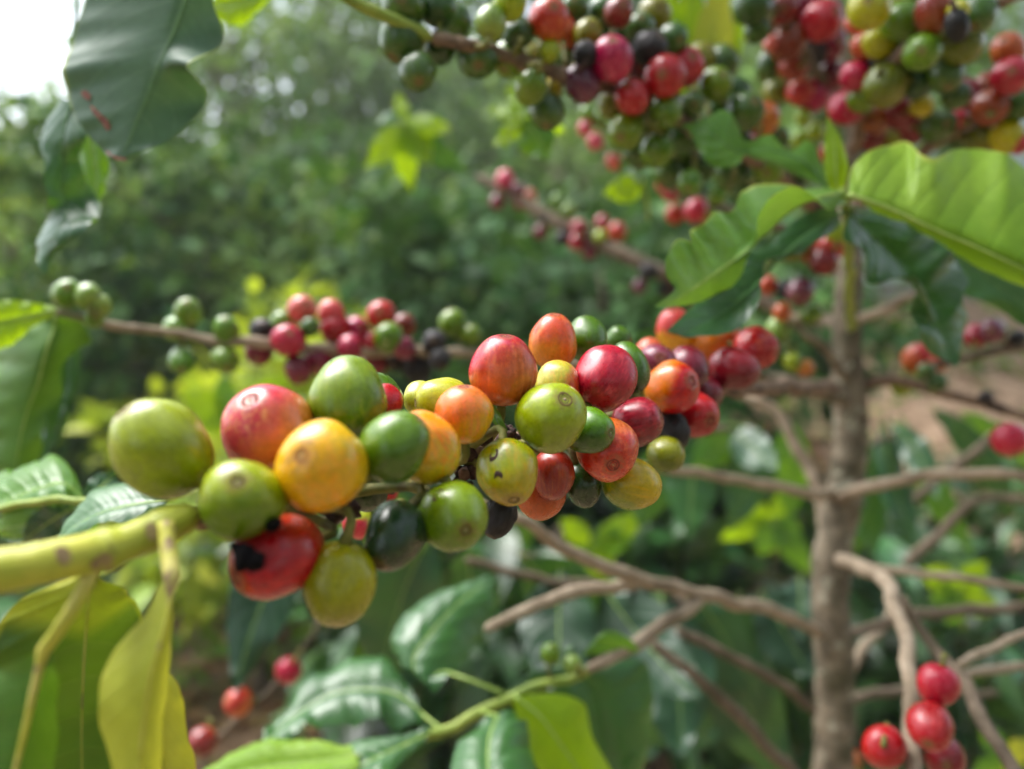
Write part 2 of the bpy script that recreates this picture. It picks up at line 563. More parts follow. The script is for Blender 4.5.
def scar_mesh(seg, seed, size=1.0):
    prof = [(0.0005, 0.972), (0.035, 0.968), (0.055, 0.940), (0.085, 0.942), (0.105, 0.962), (0.125, 0.955), (0.16, 0.962), (0.185, 0.972), (0.21, 0.962), (0.235, 0.935)]
    verts, faces = [], []
    for i, (r, z) in enumerate(prof):
        for k in range(seg):
            a = 2 * math.pi * k / seg
            jr = 1 + 0.09 * noise.noise(Vector((math.cos(a) * 2 + seed, math.sin(a) * 2, i * 0.4)))
            jz = 0.010 * noise.noise(Vector((math.cos(a) * 3, math.sin(a) * 3 + seed, i * 1.0)))
            verts.append((r * jr * size * math.cos(a), r * jr * size * math.sin(a), z + jz))
    for i in range(len(prof) - 1):
        for k in range(seg):
            a, b = i * seg + k, i * seg + (k + 1) % seg
            faces.append((a, a + seg, b + seg, b))
    me = bpy.data.meshes.new('calyx_scar')
    me.from_pydata(verts, [], faces)
    me.polygons.foreach_set('use_smooth', [True] * len(me.polygons))
    me.update()
    return me


def view_frame(pos):
    v = (CAM - pos).normalized()
    r = (RT - v * RT.dot(v)).normalized()
    u = v.cross(r)
    return r, u, v


def cherry_matrix(px, py, d, w, ratio, scar, back=False):
    pos = P(px, py, d)
    r, u, v = view_frame(pos)
    lpx = w * ratio / 2
    ax, ay = (scar[0] - px) / lpx, -(scar[1] - py) / lpx
    n = math.hypot(ax, ay)
    if n > 0.97:
        ax, ay = ax / n * 0.97, ay / n * 0.97
        n = 0.97
    az = math.sqrt(1 - n * n) * (-1 if back else 1)
    axis = (r * ax + u * ay + v * az).normalized()
    x = axis.orthogonal().normalized()
    x.rotate(Matrix.Rotation(random.random() * 6.28, 3, axis))
    y = axis.cross(x)
    W = w * d / F_PX / 2
    mt = Matrix((x, y, axis)).transposed().to_4x4()
    rot = mt.copy()
    mt = Matrix.Translation(pos) @ mt @ Matrix.Diagonal((W, W, W * ratio, 1))
    return mt, rot, (r, u, v)


def add_stalk(ch, mt, path, maxlen=0.014, mat=None):
    base = mt @ Vector((0, 0, -0.86))
    best = min(path, key=lambda p: (Vector(p) - base).length)
    dv = Vector(best) - base
    if dv.length > maxlen:
        dv = dv.normalized() * maxlen
    out = (mt.to_3x3() @ Vector((0, 0, -1))).normalized() * dv.length * 0.35
    p = [base, base + out, base + dv]
    pts = catmull(p, 7)
    v, f = tube_data(pts, [0.0011, 0.0009, 0.0008, 0.0008, 0.0009, 0.001, 0.0013], 7, rough=0.2)
    mesh_obj('stalk', v, f, mat or M['stalk'], ch)


HUES = {}
G = S(96, 126, 28); LM = S(144, 158, 40); DG = S(40, 64, 26); OL = S(142, 142, 36); MG = S(74, 106, 28)
YE = S(226, 168, 30); OR = S(222, 118, 50); RE = S(174, 30, 38); CR = S(148, 24, 42); PU = S(92, 24, 44)
PK = S(216, 84, 88); BR = S(150, 62, 44); YG = S(186, 182, 58); CO = S(212, 82, 56)

# ------------------------------------------------------------------ foreground branch
fore = thing('coffee_branch', 'sharp coffee branch crowded with ripe and unripe cherries, its tip a yellow green shoot', 'branch', P(460, 455, 0.156))
wood_spec = [(196, 520, .116, 24), (260, 506, .128, 24), (330, 490, .139, 24), (400, 473, .149, 22), (462, 455, .158, 20), (520, 440, .170, 18),
             (590, 422, .187, 15), (660, 402, .212, 13), (720, 392, .25, 13), (780, 388, .34, 13), (838, 388, .44, 14)]
_, fore_path = branch('woody_stem', wood_spec, M['bark_dark'], fore, n=150, rough=0.3, node=0.5, node_len=0.019, seg=14, seed=3)
tip_spec = [(-60, 582, .094, 46), (-10, 570, .097, 45), (50, 556, .101, 42), (84, 549, .104, 42), (100, 546, .1055, 45), (118, 542, .107, 38), (150, 533, .110, 37), (168, 528, .112, 39), (205, 518, .1165, 27)]
tip_obj, tip_path = branch('green_tip', tip_spec, M['shoot'], fore, n=60, rough=0.035, node=0.0, node_len=0.019, seg=18, seed=5)

hero_group = 'cherries on the sharp front branch'
HERO = [
 # label, px, py, w, ratio, scar, d, back, ca, cb, gdir, lo, hi, streak
 ('big olive green cherry standing alone at the tip end of the cluster', 162, 448, 90, 1.20, (124, 409), .118, 0, S(150, 162, 66), S(128, 140, 34), (.4, -.8, .1), -.5, .6, None),
 ('pink and orange cherry above the yellow one, its brown scar facing up', 267, 429, 90, 1.02, (250, 400), .129, 0, S(200, 70, 84), S(208, 136, 54), (.75, -.55, -.1), -.45, .6, S(214, 150, 100)),
 ('round green cherry with a brown scar facing out, below the pink orange one', 241, 499, 81, 1.02, (237, 482), .113, 0, LM, G, (0, -1, 0), -.5, .5, None),
 ('bright golden yellow cherry with a tan scar facing out', 321, 466, 92, 0.98, (302, 456), .117, 0, YE, S(206, 180, 40), (.8, .2, 0), .1, 1.0, S(240, 150, 30)),
 ('large striped green cherry behind and above the golden yellow one', 348, 397, 75, 1.14, (349, 353), .135, 1, S(116, 138, 52), MG, (.3, -.8, 0), -.4, .6, S(136, 146, 60)),
 ('thin red glimpse of a cherry wedged between two green ones', 385, 402, 36, 1.05, (390, 386), .146, 1, RE, CR, (0, -1, 0), -.4, .5, None),
 ('dark green sliver of a cherry behind the large striped green one', 375, 402, 55, 1.1, (375, 372), .158, 1, DG, MG, (0, 1, 0), -.4, .5, None),
 ('smooth green cherry in front of the yellow orange one', 395, 446, 67, 1.16, (424, 415), .122, 0, S(92, 124, 28), S(68, 98, 24), (0, -1, 0), -.5, .5, None),
 ('yellow orange cherry half hidden behind a smooth green one', 425, 447, 66, 1.18, (400, 405), .133, 1, S(236, 150, 44), S(206, 180, 50), (.5, -.8, 0), -.2, .6, S(230, 110, 40)),
 ('pale yellow green cherry with a dark scar, behind the small orange one', 442, 400, 46, 1.22, (415, 403), .152, 0, S(186, 188, 74), OL, (.3, -.9, 0), -.3, .6, None),
 ('pale cream green edge of a cherry beyond the yellow green one', 421, 399, 36, 1.05, (419, 382), .165, 1, S(190, 192, 96), YG, (0, -1, 0), -.3, .6, None),
 ('small orange cherry resting under the striped red one', 464, 414, 57, 1.04, (464, 386), .143, 0, S(230, 130, 70), S(220, 166, 48), (.6, -.7, 0), -.3, .6, S(238, 120, 90)),
 ('striped red cherry with an orange belly at the top of the cluster', 503, 370, 66, 1.10, (505, 335), .152, 0, S(182, 38, 62), S(204, 104, 56), (.35, -.75, .5), -.3, .75, S(224, 128, 84)),
 ('orange egg shaped cherry standing behind the striped red one', 553, 341, 50, 1.14, (555, 314), .180, 0, S(212, 88, 60), S(216, 134, 60), (0, -1, 0), -.5, .4, S(236, 150, 90)),
 ('yellow cherry with a red blush above the lime green one', 558, 383, 46, 1.05, (560, 366), .166, 1, S(190, 180, 66), CO, (.85, -.4, .2), .1, .8, S(222, 140, 80)),
 ('glossy lime green cherry with a dark pitted scar, mid cluster', 551, 416, 72, .98, (565, 399), .148, 0, S(150, 166, 42), S(128, 144, 32), (-.2, -.9, 0), -.5, .6, None),
 ('large crimson cherry between the orange egg and dark green ones', 605, 378, 63, 1.10, (622, 350), .169, 1, S(172, 30, 52), S(146, 22, 38), (-.3, -.9, 0), -.4, .6, S(208, 84, 90)),
 ('green cherry top behind the orange egg shaped one', 586, 338, 42, 1.10, (584, 310), .188, 1, S(76, 108, 32), MG, (0, -1, 0), -.5, .5, None),
 ('smallest green cherry peeking out at the back of the cluster', 618, 339, 26, 1.05, (618, 328), .215, 1, MG, S(60, 92, 30), (0, -1, 0), -.5, .5, None),
 ('long green cherry squeezed behind the large crimson one', 628, 368, 42, 1.32, (622, 338), .186, 1, S(76, 110, 34), DG, (-.2, -.9, 0), -.6, .6, None),
 ('tapered green cherry tucked against the lime one, scar pointing outward', 588, 431, 46, 1.26, (611, 433), .157, 0, S(86, 126, 36), S(54, 88, 26), (-.3, -.9, 0), -.5, .4, None),
 ('olive cherry with two brown pits and a dark ring scar', 508, 472, 61, 1.16, (514, 500), .143, 0, S(140, 148, 48), S(172, 156, 40), (.5, -.7, .2), -.1, .6, S(176, 140, 40)),
 ('red brown cherry behind the pitted olive one', 553, 475, 43, 1.22, (553, 502), .161, 1, S(172, 62, 50), S(132, 32, 36), (0, -.9, 0), -.4, .5, S(184, 110, 60)),
 ('rusty orange cherry lowest in the middle of the cluster', 541, 496, 47, 1.05, (532, 518), .166, 1, S(160, 66, 42), S(186, 90, 48), (0, -1, 0), -.4, .5, None),
 ('dark green cherry hanging under the orange red one', 582, 485, 37, 1.30, (590, 510), .170, 1, S(40, 70, 30), S(34, 56, 28), (0, -1, 0), -.5, .5, None),
 ('orange red cherry with a ringed scar facing out, right of the lime one', 607, 450, 63, 1.0, (613, 465), .163, 0, S(196, 62, 50), S(206, 108, 50), (-.2, .85, -.2), -.1, .8, S(224, 130, 90)),
 ('olive cherry turning yellow, lowest below the orange red one', 632, 483, 52, 1.18, (660, 492), .172, 1, S(118, 132, 40), S(188, 164, 36), (.8, .2, .3), -.2, .6, S(196, 160, 50)),
 ('deep crimson cherry between the orange red and large crimson ones', 638, 422, 49, 1.05, (663, 414), .181, 0, CR, S(122, 18, 34), (0, -1, 0), -.4, .5, S(196, 74, 84)),
 ('red cherry with a golden side, its scar facing away from the cluster', 672, 387, 54, 1.04, (692, 381), .200, 0, S(208, 118, 46), S(176, 30, 38), (.85, -.3, .2), -.3, .35, S(216, 60, 46)),
 ('bright red cherry just under the golden sided one', 695, 415, 48, 1.05, (711, 421), .211, 0, RE, S(150, 24, 30), (0, -1, 0), -.4, .6, None),
 ('purple cherry with a dark scar behind the golden sided one', 657, 364, 40, .98, (661, 358), .218, 0, S(120, 32, 58), PU, (0, -1, 0), -.4, .5, S(150, 80, 96)),
 ('dark maroon cherry above the golden sided red one', 687, 368, 42, 1.10, (686, 348), .224, 1, S(122, 20, 42), PU, (.4, -.8, 0), -.3, .5, None),
 ('dark maroon cherry hidden behind the bright red one', 704, 394, 38, 1.05, (715, 390), .232, 1, S(116, 18, 34), S(84, 14, 28), (0, -1, 0), -.4, .5, None),
 ('salmon edge of a cherry behind the purple one', 650, 353, 30, 1.05, (650, 330), .236, 1, S(222, 110, 80), CO, (0, -1, 0), -.4, .5, None),
 ('pink topped yellow cherry under the leaf tip', 674, 329, 38, 1.15, (672, 309), .262, 0, S(220, 86, 84), S(226, 164, 60), (.1, -.95, 0), -.05, .5, None),
 ('broad orange cherry half covered by the overhanging leaf', 712, 339, 52, 1.1, (740, 330), .266, 1, S(206, 122, 42), S(190, 98, 38), (.5, -.7, 0), -.3, .6, S(226, 90, 50)),
 ('dark red oval cherry lying sideways beside the red outermost one', 734, 369, 43, 1.25, (760, 372), .236, 1, S(150, 22, 36), S(106, 14, 28), (.2, -.9, 0), -.5, .5, None),
 ('shiny red cherry at the trunk end of the cluster', 756, 349, 43, 1.06, (777, 352), .252, 0, S(176, 30, 40), S(148, 22, 34), (.3, -.9, 0), -.4, .6, S(230, 120, 90)),
 ('small olive cherry dangling under the black shrivelled one', 666, 455, 36, 1.08, (684, 446), .198, 0, S(140, 142, 44), S(92, 104, 34), (-.3, -.8, 0), -.4, .5, None),
 ('almost black green cherry with a dark scar, hanging low', 394, 536, 62, 1.20, (379, 564), .126, 0, S(36, 62, 32), S(26, 46, 24), (.3, -.8, 0), -.5, .5, S(60, 84, 50)),
 ('green cherry with a ringed scar, beside the almost black one', 453, 517, 69, 1.13, (466, 530), .129, 0, S(122, 146, 38), S(92, 120, 28), (-.4, -.75, 0), -.4, .6, None),
 ('shiny red cherry with a charred black petal stuck on it', 278, 557, 80, 1.24, (239, 578), .119, 0, S(166, 24, 38), S(184, 70, 44), (.6, .75, 0), .25, .9, S(214, 70, 70)),
 ('yellow green cherry hanging lowest on a straight stalk', 339, 584, 71, 1.20, (336, 628), .121, 1, S(158, 156, 22), S(130, 130, 22), (-.3, -.7, 0), -.4, .6, None),
 ('dark green cherry shaded behind the golden yellow one', 366, 487, 44, 1.15, (372, 510), .143, 1, S(46, 74, 30), DG, (0, -1, 0), -.5, .5, None),
 ('pink and lime cherry glimpsed beside the almost black green one', 358, 523, 31, 1.10, (350, 524), .205, 0, S(206, 60, 78), S(166, 178, 60), (.3, .85, 0), .0, .5, None),
 ('tiny red glimpse of a cherry behind the dark shaded one', 386, 492, 25, 1.05, (386, 500), .21, 0, RE, S(150, 150, 50), (.4, .8, 0), .2, .8, None),
 ('brown olive cherry hidden between the green and golden ones', 292, 506, 40, 1.05, (292, 500), .138, 1, S(120, 112, 40), S(96, 90, 36), (0, -1, 0), -.5, .5, None),
]
for k, (lab, px, py, w, ratio, scar, d, back, ca, cb, gd, lo, hi, stk) in enumerate(HERO):
    mt, rot, fr = cherry_matrix(px, py, d, w, ratio, scar, back)
    g = fr[0] * gd[0] + fr[1] * gd[1] + fr[2] * gd[2]
    gl = rot.to_3x3().transposed() @ g
    mat = cherry_mat('cherry_skin', ca, cb, tuple(gl), lo, hi, stk, 0.75, seed=k * 0.83 + 0.3)
    me = cherry_mesh(48, 30, k * 1.37, egg=0.03 + 0.08 * random.random() + (0.08 if 'egg shaped' in lab else 0), lump=0.07)
    me.materials.append(mat)
    o = bpy.data.objects.new('coffee_cherry', me)
    o.matrix_world = mt
    COL.objects.link(o)
    o['label'] = lab
    o['category'] = 'coffee cherry'
    o['group'] = hero_group
    sm = scar_mesh(20, k * 2.2, 0.9 + 0.2 * random.random())
    lum = ca[1] / (ca[0] + 1e-4)
    sm.materials.append(M['scar_green' if lum > .95 else 'scar_yellow' if lum > .42 else 'scar_red'])
    s = bpy.data.objects.new('calyx_scar', sm)
    COL.objects.link(s)
    s.parent = o
    add_stalk(o, mt, fore_path, 0.016)
    if 'two brown pits' in lab or 'ringed scar, beside' in lab:
        spots = [(494, 452), (499, 480)] if 'two' in lab else [(438, 493)]
        for sx, sy in spots:
            # a healed bite: a small sunken crust with a raised lip, seated on the skin
            pos = P(px, py, d)
            r_, u_, v_ = view_frame(pos)
            ox, oy = (sx - px) / (w / 2), -(sy - py) / (w * ratio / 2)
            nd = (r_ * ox + u_ * oy + v_ * math.sqrt(max(0.05, 1 - ox * ox - oy * oy))).normalized()
            ln = (mt.inverted().to_3x3() @ nd).normalized()
            hit = mt @ (ln * 0.985)
            q = nd.to_track_quat('Z', 'Y').to_matrix()
            vv, ff = [], []
            prof = [(0.0, -0.2), (0.35, -0.12), (0.7, 0.22), (1.0, 0.12), (1.3, -0.25)]
            for r0, z0 in prof:
                for a in range(12):
                    an = a * math.pi / 6
                    jr = (1 + 0.25 * noise.noise(Vector((math.cos(an) * 2, math.sin(an) * 2, sx))))
                    vv.append(hit + q @ Vector((math.cos(an) * r0 * jr * .0008, math.sin(an) * r0 * jr * .0012, z0 * .0007)))
            for i in range(4):
                for a in range(12):
                    b = (a + 1) % 12
                    ff.append((i * 12 + a, i * 12 + b, (i + 1) * 12 + b, (i + 1) * 12 + a))
            mesh_obj('bite_pit', vv, ff, M['bract'], o)

# two shrivelled black fruits of the same cluster
for lab, px, py, w, ratio, scar, d in [
        ('black shrivelled cherry wedged under the deep crimson one', 671, 431, 37, 1.15, (680, 450), .203),
        ('black shrivelled cherry behind the pitted olive one', 499, 517, 33, 1.4, (488, 540), .147)]:
    mt, rot, fr = cherry_matrix(px, py, d, w, ratio, scar)
    me = cherry_mesh(44, 30, px, lump=0.05, wrinkle=0.10)
    me.materials.append(M['black'])
    o = bpy.data.objects.new('coffee_cherry', me)
    o.matrix_world = mt
    COL.objects.link(o)
    o['label'] = lab; o['category'] = 'coffee cherry'; o['group'] = hero_group
    add_stalk(o, mt, fore_path, 0.014)

# the charred petal glued to the red cherry
def petal():
    pts = catmull([P(232, 545, .1115)[:], P(238, 549, .110)[:], P(246, 556, .1085)[:], P(254, 562, .1083)[:], P(262, 568, .1088)[:]], 14)
    rad = [0.0004, 0.0005, 0.0006, 0.0008, 0.0011, 0.0014, 0.0016, 0.0017, 0.0017, 0.0016, 0.0015, 0.0013, 0.0009, 0.0004]
    v, f = tube_data(pts, rad, 14, rough=0.6, seed=4)
    o = mesh_obj('dried_petal', v, f, M['fluff'])
    o['label'] = 'charred black petal scrap stuck on the shiny red cherry'
    o['category'] = 'petal'
    pts = catmull([P(268, 529, .1125)[:], P(274, 524, .111)[:], P(281, 521, .112)[:]], 8)
    v, f = tube_data(pts, [.0003, .0007, .0009, .0009, .0009, .0007, .0005, .0003], 10, rough=0.4, seed=8)
    o = mesh_obj('dried_petal', v, f, M['fluff'])
    o['label'] = 'small black petal crumb between the round green and shiny red cherries'
    o['category'] = 'petal'
petal()

# dried bracts at the nodes, between the fruits
for i, (px, py, d, s) in enumerate([(340, 505, .134, 4.5), (375, 483, .144, 4.5), (480, 447, .156, 4.5), (466, 478, .155, 4.0), (505, 440, .163, 4.5), (560, 440, .176, 4.2),
                                    (620, 415, .196, 4.2), (690, 398, .232, 4.0), (300, 500, .135, 4.0), (258, 512, .127, 3.8)]):
    verts, faces = [], []
    for q in range(11):
        dv = Vector((random.gauss(0, 1), random.gauss(0, 1), random.gauss(0, 1))).normalized()
        c = P(px, py, d) + dv * s * .00035
        L = s * .00055 * random.uniform(.6, 1.3)
        v, f = tube_data([c, c + dv * L * .5, c + dv * L], [s * .0003, s * .00024, s * .00006], 7, rough=0.5, seed=q + i * 5)
        b = len(verts)
        verts += v
        faces += [tuple(a + b for a in ff) for ff in f]
    mesh_obj('bract', verts, faces, M['bract'], fore)
# small new leaf between the orange and lime cherries
loft_leaf(fore, M['leaf_mid'], M['rib_dark'], .150, [(506, 432, 0, 507, 432, 0, 508, 431, 0), (494, 424, 0, 498, 423, 0, 503, 420, 0), (489, 413, 1, 494, 413, 1, 499, 412, 1), (489, 404, 2, 491, 404, 2, 493, 404, 2)],
          nu=16, nv=3, quilt=0.02, rib_r=0.15, name='leaf')

# leaves hanging from the yellow shoot
loft_leaf(fore, M['leaf_yellow'], M['rib_yellow'], .106, [
    (168, 575, 0, 172, 576, -1, 176, 576, 0), (138, 620, 0, 166, 622, -3, 172, 622, 4), (105, 668, 2, 152, 670, -4, 168, 672, 8),
    (97, 705, 2, 145, 712, -4, 164, 715, 10), (108, 750, 2, 140, 760, -3, 162, 760, 10), (120, 800, 2, 138, 805, -2, 158, 805, 8), (130, 850, 2, 138, 852, -1, 146, 850, 4)],
    petiole=[(166, 524, .1095), (168, 548, .1075)], rib_r=.3, pet_r=1.25, wave=0.6, bulge=.6, label='yellow leaf hanging folded nearly edge on')
loft_leaf(fore, M['leaf_lit_and_shaded'], M['rib_yellow'], .122, [
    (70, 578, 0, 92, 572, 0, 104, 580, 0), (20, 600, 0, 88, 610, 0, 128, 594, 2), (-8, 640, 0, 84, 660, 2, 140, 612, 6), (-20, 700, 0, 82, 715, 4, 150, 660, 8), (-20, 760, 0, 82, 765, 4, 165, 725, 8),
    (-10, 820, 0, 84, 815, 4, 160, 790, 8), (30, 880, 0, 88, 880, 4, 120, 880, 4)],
    petiole=[(100, 548, .106), (97, 558, .114)], rib_r=.15, pet_r=1.2, wave=0.8, bulge=.3, label='broad leaf, coloured as lit yellow at base and rim, shaded dark green below')
loft_leaf(fore, M['leaf_plain'], M['rib_yellow'], .102, [
    (36, 652, 0, 44, 650, 0, 54, 652, 0), (-20, 680, 3, 34, 690, 0, 58, 690, 3), (-50, 720, 5, 24, 735, 0, 57, 735, 5), (-60, 770, 5, 14, 775, 0, 50, 775, 5), (-40, 820, 4, 4, 825, 0, 34, 825, 4), (-12, 870, 0, -6, 870, 0, 0, 870, 0)],
    petiole=[(96, 552, .104), (86, 585, .103), (64, 622, .102)], rib_r=.6, pet_r=.95, wave=0.5, bulge=.3, label='long leaf hanging on a thick yellow petiole')
loft_leaf(fore, M['leaf_yellow'], M['rib_yellow'], .126, [
    (140, 650, 0, 150, 655, 0, 160, 668, 0), (130, 690, 0, 160, 700, 1, 181, 688, 0), (126, 735, 0, 160, 740, 1, 187, 730, 0), (132, 780, 0, 165, 782, 1, 196, 772, 0), (150, 840, 0, 168, 840, 0, 190, 835, 0), (168, 890, 0, 170, 890, 0, 176, 890, 0)],
    rib_r=.6, wave=0.5, label='bright yellow leaf behind the folded one')

# ------------------------------------------------------------------ leaves hanging into the top left corner
twig = thing('leafy_twig', 'dark glossy leaves drooping into the bright sky corner, one with a red brown scorch', 'twig', P(205, -60, .24))
branch('stem', [(330, -60, .27, 12), (260, -64, .25, 11), (200, -70, .245, 10), (120, -60, .26, 9), (78, -10, .285, 7)], M['shoot_green'], twig, n=30, rough=.1, seed=2)
loft_leaf(twig, M['leaf_grey'], M['rib_dark'], .235, [
    (150, -70, 4, 205, -72, 0, 240, -70, 6), (96, -20, 6, 192, -25, 0, 218, -25, 8), (82, 8, 7, 185, 2, 0, 214, 4, 10), (74, 30, 7, 178, 22, 0, 222, 28, 12), (66, 56, 6, 170, 42, 0, 217, 48, 4), (64, 72, 5, 163, 58, 0, 191, 66, -6),
    (66, 94, 5, 155, 76, 0, 197, 78, 6), (74, 114, 4, 147, 98, 0, 208, 94, 14), (84, 130, 3, 138, 118, 0, 196, 116, 9), (98, 146, 2, 130, 138, 0, 172, 140, 5), (108, 156, 1, 124, 152, 0, 146, 152, 2), (120, 161, 0, 122, 161, 0, 126, 160, 0)],
    bulge=.35, wave=2.2, nwave=4, quilt=.02, rib_r=.55, seed=4.0)
sc = loft_leaf  # the scorch marks sit on the blade
leafA = [c for c in twig.children if c.name.startswith('leaf')][0]
def scorch(pts, rad, m):
    v, f = tube_data([P(a, b, d) for a, b, d in pts], rad, 8, rough=0.4, seed=2)
    mesh_obj('scorch_mark', v, f, m, leafA)
bvh = None
from mathutils.bvhtree import BVHTree
def on_leaf(ob, px, py):
    me = ob.data
    bv = BVHTree.FromPolygons([v.co[:] for v in me.vertices], [p.vertices[:] for p in me.polygons])
    dr = (P(px, py, 1.0) - CAM).normalized()
    h = bv.ray_cast(CAM, dr)
    return (h[0], h[1]) if h[0] is not None else (P(px, py, .235), -dr)
M['node_scar'] = bark_mat('purple_brown_leaf_scar', S(156, 138, 92), S(134, 110, 84), S(168, 160, 84), 400, .8, .5)
M['scorch'] = bark_mat('red_brown_scorch', S(104, 58, 50), S(128, 84, 66), S(160, 120, 100), 600, 0.7, 0.4)
def patch(ob, outline, mat, name):
    vs = []
    c = (sum(a for a, b in outline) / len(outline), sum(b for a, b in outline) / len(outline))
    for a, b in [c] + outline:
        h, nn = on_leaf(ob, a, b)
        vs.append(h + (CAM - h).normalized() * 0.00035)
    n = len(outline)
    mesh_obj(name, vs, [(0, 1 + i, 1 + (i + 1) % n) for i in range(n)], mat, ob)
for ol in ([(54, 548), (62, 545), (70, 550), (72, 560), (64, 566), (57, 560)], [(92, 560), (104, 552), (114, 556), (112, 566), (100, 572), (90, 568)], [(146, 524), (152, 521), (158, 528), (157, 540), (150, 541), (145, 533)]):
    patch(tip_obj, ol, M['node_scar'], 'leaf_scar')
patch(leafA, [(81, 91), (86, 90), (91, 95), (90, 101), (85, 99), (82, 96)], M['scorch'], 'scorch_mark')
patch(leafA, [(89, 104), (94, 107), (101, 114), (108, 120), (111, 128), (107, 131), (101, 122), (93, 113)], M['scorch'], 'scorch_mark')
patch(leafA, [(105, 150), (110, 152), (117, 157), (127, 158), (126, 161), (116, 160), (108, 155)], M['scorch'], 'scorch_mark')
loft_leaf(twig, M['leaf_dark'], M['rib_dark'], .262, [
    (62, 98, 4, 72, 102, 0, 82, 106, 2), (50, 122, 6, 66, 124, 0, 86, 122, -4), (42, 142, 4, 62, 144, 0, 88, 138, -3), (44, 160, 0, 64, 164, 2, 80, 156, 4), (44, 180, -2, 62, 184, 2, 86, 178, 6), (48, 198, -2, 66, 202, 4, 99, 196, 10),
    (46, 214, 4, 66, 216, 0, 100, 216, 4), (40, 230, 8, 56, 234, -2, 92, 226, -4), (36, 244, 6, 47, 248, 0, 70, 242, -4), (39, 260, 2, 44, 262, 0, 54, 254, 0), (46, 274, 0, 46, 274, 0, 47, 274, 0)],
    nu=64, bulge=.4, wave=1.2, nwave=4, rib_r=.5, petiole=[(80, -30, .275), (72, 60, .268)], label='twisted glossy leaf curling like a ribbon')
loft_leaf(twig, M['leaf_mid'], M['rib'], .285, [(76, 118, 0, 84, 116, 0, 92, 120, 0), (78, 145, 2, 92, 148, 0, 108, 150, 0), (80, 175, 2, 96, 178, 0, 108, 178, 0), (84, 205, 2, 94, 205, 0, 101, 200, 0), (90, 222, 0, 92, 222, 0, 94, 222, 0)],
          rib_r=.4, wave=.8)
loft_leaf(twig, M['leaf_bright'], M['rib'], .32, [(300, -40, 0, 300, -50, 0, 300, -60, 0), (262, 6, 0, 275, -16, 0, 290, -40, 0), (242, 25, 0, 248, -2, 0, 256, -34, 0), (222, 22, 0, 228, 2, 0, 226, -20, 0), (210, 8, 0, 212, 5, 0, 212, 0, 0)],
          rib_r=.4, wave=1.0, petiole=[(330, -58, .27), (315, -55, .30)])

# ------------------------------------------------------------------ fruiting branches behind
upper = thing('coffee_branch', 'blurred upper coffee branch loaded with dark green and crimson cherries', 'branch', P(560, 75, .28))
_, upper_path = branch('woody_stem', [(430, 38, .257, 13), (480, 48, .262, 13), (540, 68, .275, 14), (600, 88, .288, 14), (660, 112, .305, 14), (720, 140, .33, 13), (790, 185, .37, 14), (846, 240, .43, 16)],
                       M['bark_dark'], upper, n=80, rough=.3, node=.5, seed=11)
_, p2 = branch('green_tip', [(290, -40, .236, 11), (345, -5, .242, 11), (392, 20, .25, 12), (432, 39, .257, 13)], M['shoot_green'], upper, n=40, rough=.06, node=.2, seed=12)
upper_path = upper_path + p2
right_top = thing('coffee_branch', 'heavily laden coffee branch with olive and brown fruit in the top corner', 'branch', P(880, 60, .31))
_, rt_path = branch('woody_stem', [(850, 150, .40, 13), (866, 110, .36, 12), (890, 65, .32, 12), (930, 30, .30, 12), (985, 5, .29, 12), (1060, -20, .28, 11)], M['bark_dark'], right_top, n=60, rough=.3, node=.5, seed=14)
right_far = thing('coffee_branch', 'coffee branch bearing dark red fruit above the pale wall', 'branch', P(980, 110, .34))
_, rf_path = branch('woody_stem', [(852, 210, .43, 13), (900, 170, .39, 12), (960, 128, .355, 12), (1010, 100, .335, 12), (1070, 60, .32, 11)], M['bark_dark'], right_far, n=60, rough=.3, node=.5, seed=15)
mid_top = thing('coffee_branch', 'shaded coffee branch of rusty and red cherries beside the thin upper trunk', 'branch', P(800, 50, .38))
_, mt_path = branch('woody_stem', [(850, 110, .45, 12), (822, 78, .41, 11), (800, 45, .38, 11), (775, 10, .36, 11), (750, -40, .34, 10)], M['bark_dull'], mid_top, n=50, rough=.3, node=.5, seed=16)
left_mid = thing('coffee_branch', 'thin blurred branch crossing behind with magenta cherries and scattered pale green ones', 'branch', P(240, 340, .34))
_, lm_path = branch('woody_stem', [(-40, 306, .30, 10), (20, 312, .31, 10), (60, 314, .315, 10), (100, 324, .32, 9), (150, 330, .33, 8), (205, 337, .335, 9), (260, 344, .34, 12), (330, 350, .35, 12), (400, 350, .36, 11), (470, 355, .37, 10), (560, 362, .40, 10), (700, 372, .45, 9), (830, 385, .49, 9)],
                    M['bark_pale'], left_mid, n=120, rough=.2, node=.35, seed=17)
far_br = thing('coffee_branch', 'farthest thin branch with tiny pink cherries, dark against the shrubs', 'branch', P(600, 245, .62))
_, fb_path = branch('woody_stem', [(478, 176, .68, 8), (520, 200, .66, 12), (560, 224, .64, 14), (610, 248, .62, 15), (660, 272, .60, 15), (730, 296, .57, 15), (800, 316, .53, 11), (846, 330, .48, 11)], M['bark_dull'], far_br, n=70, rough=.3, node=.4, seed=18)
red_far = thing('coffee_branch', 'hidden twig carrying a bunch of small red berries under the dark green ones', 'branch', P(680, 195, .5))
_, rd_path = branch('woody_stem', [(662, 186, .51, 7), (690, 196, .50, 7), (740, 214, .49, 8), (844, 250, .47, 9)], M['bark_dull'], red_far, n=40, rough=.3, seed=19)

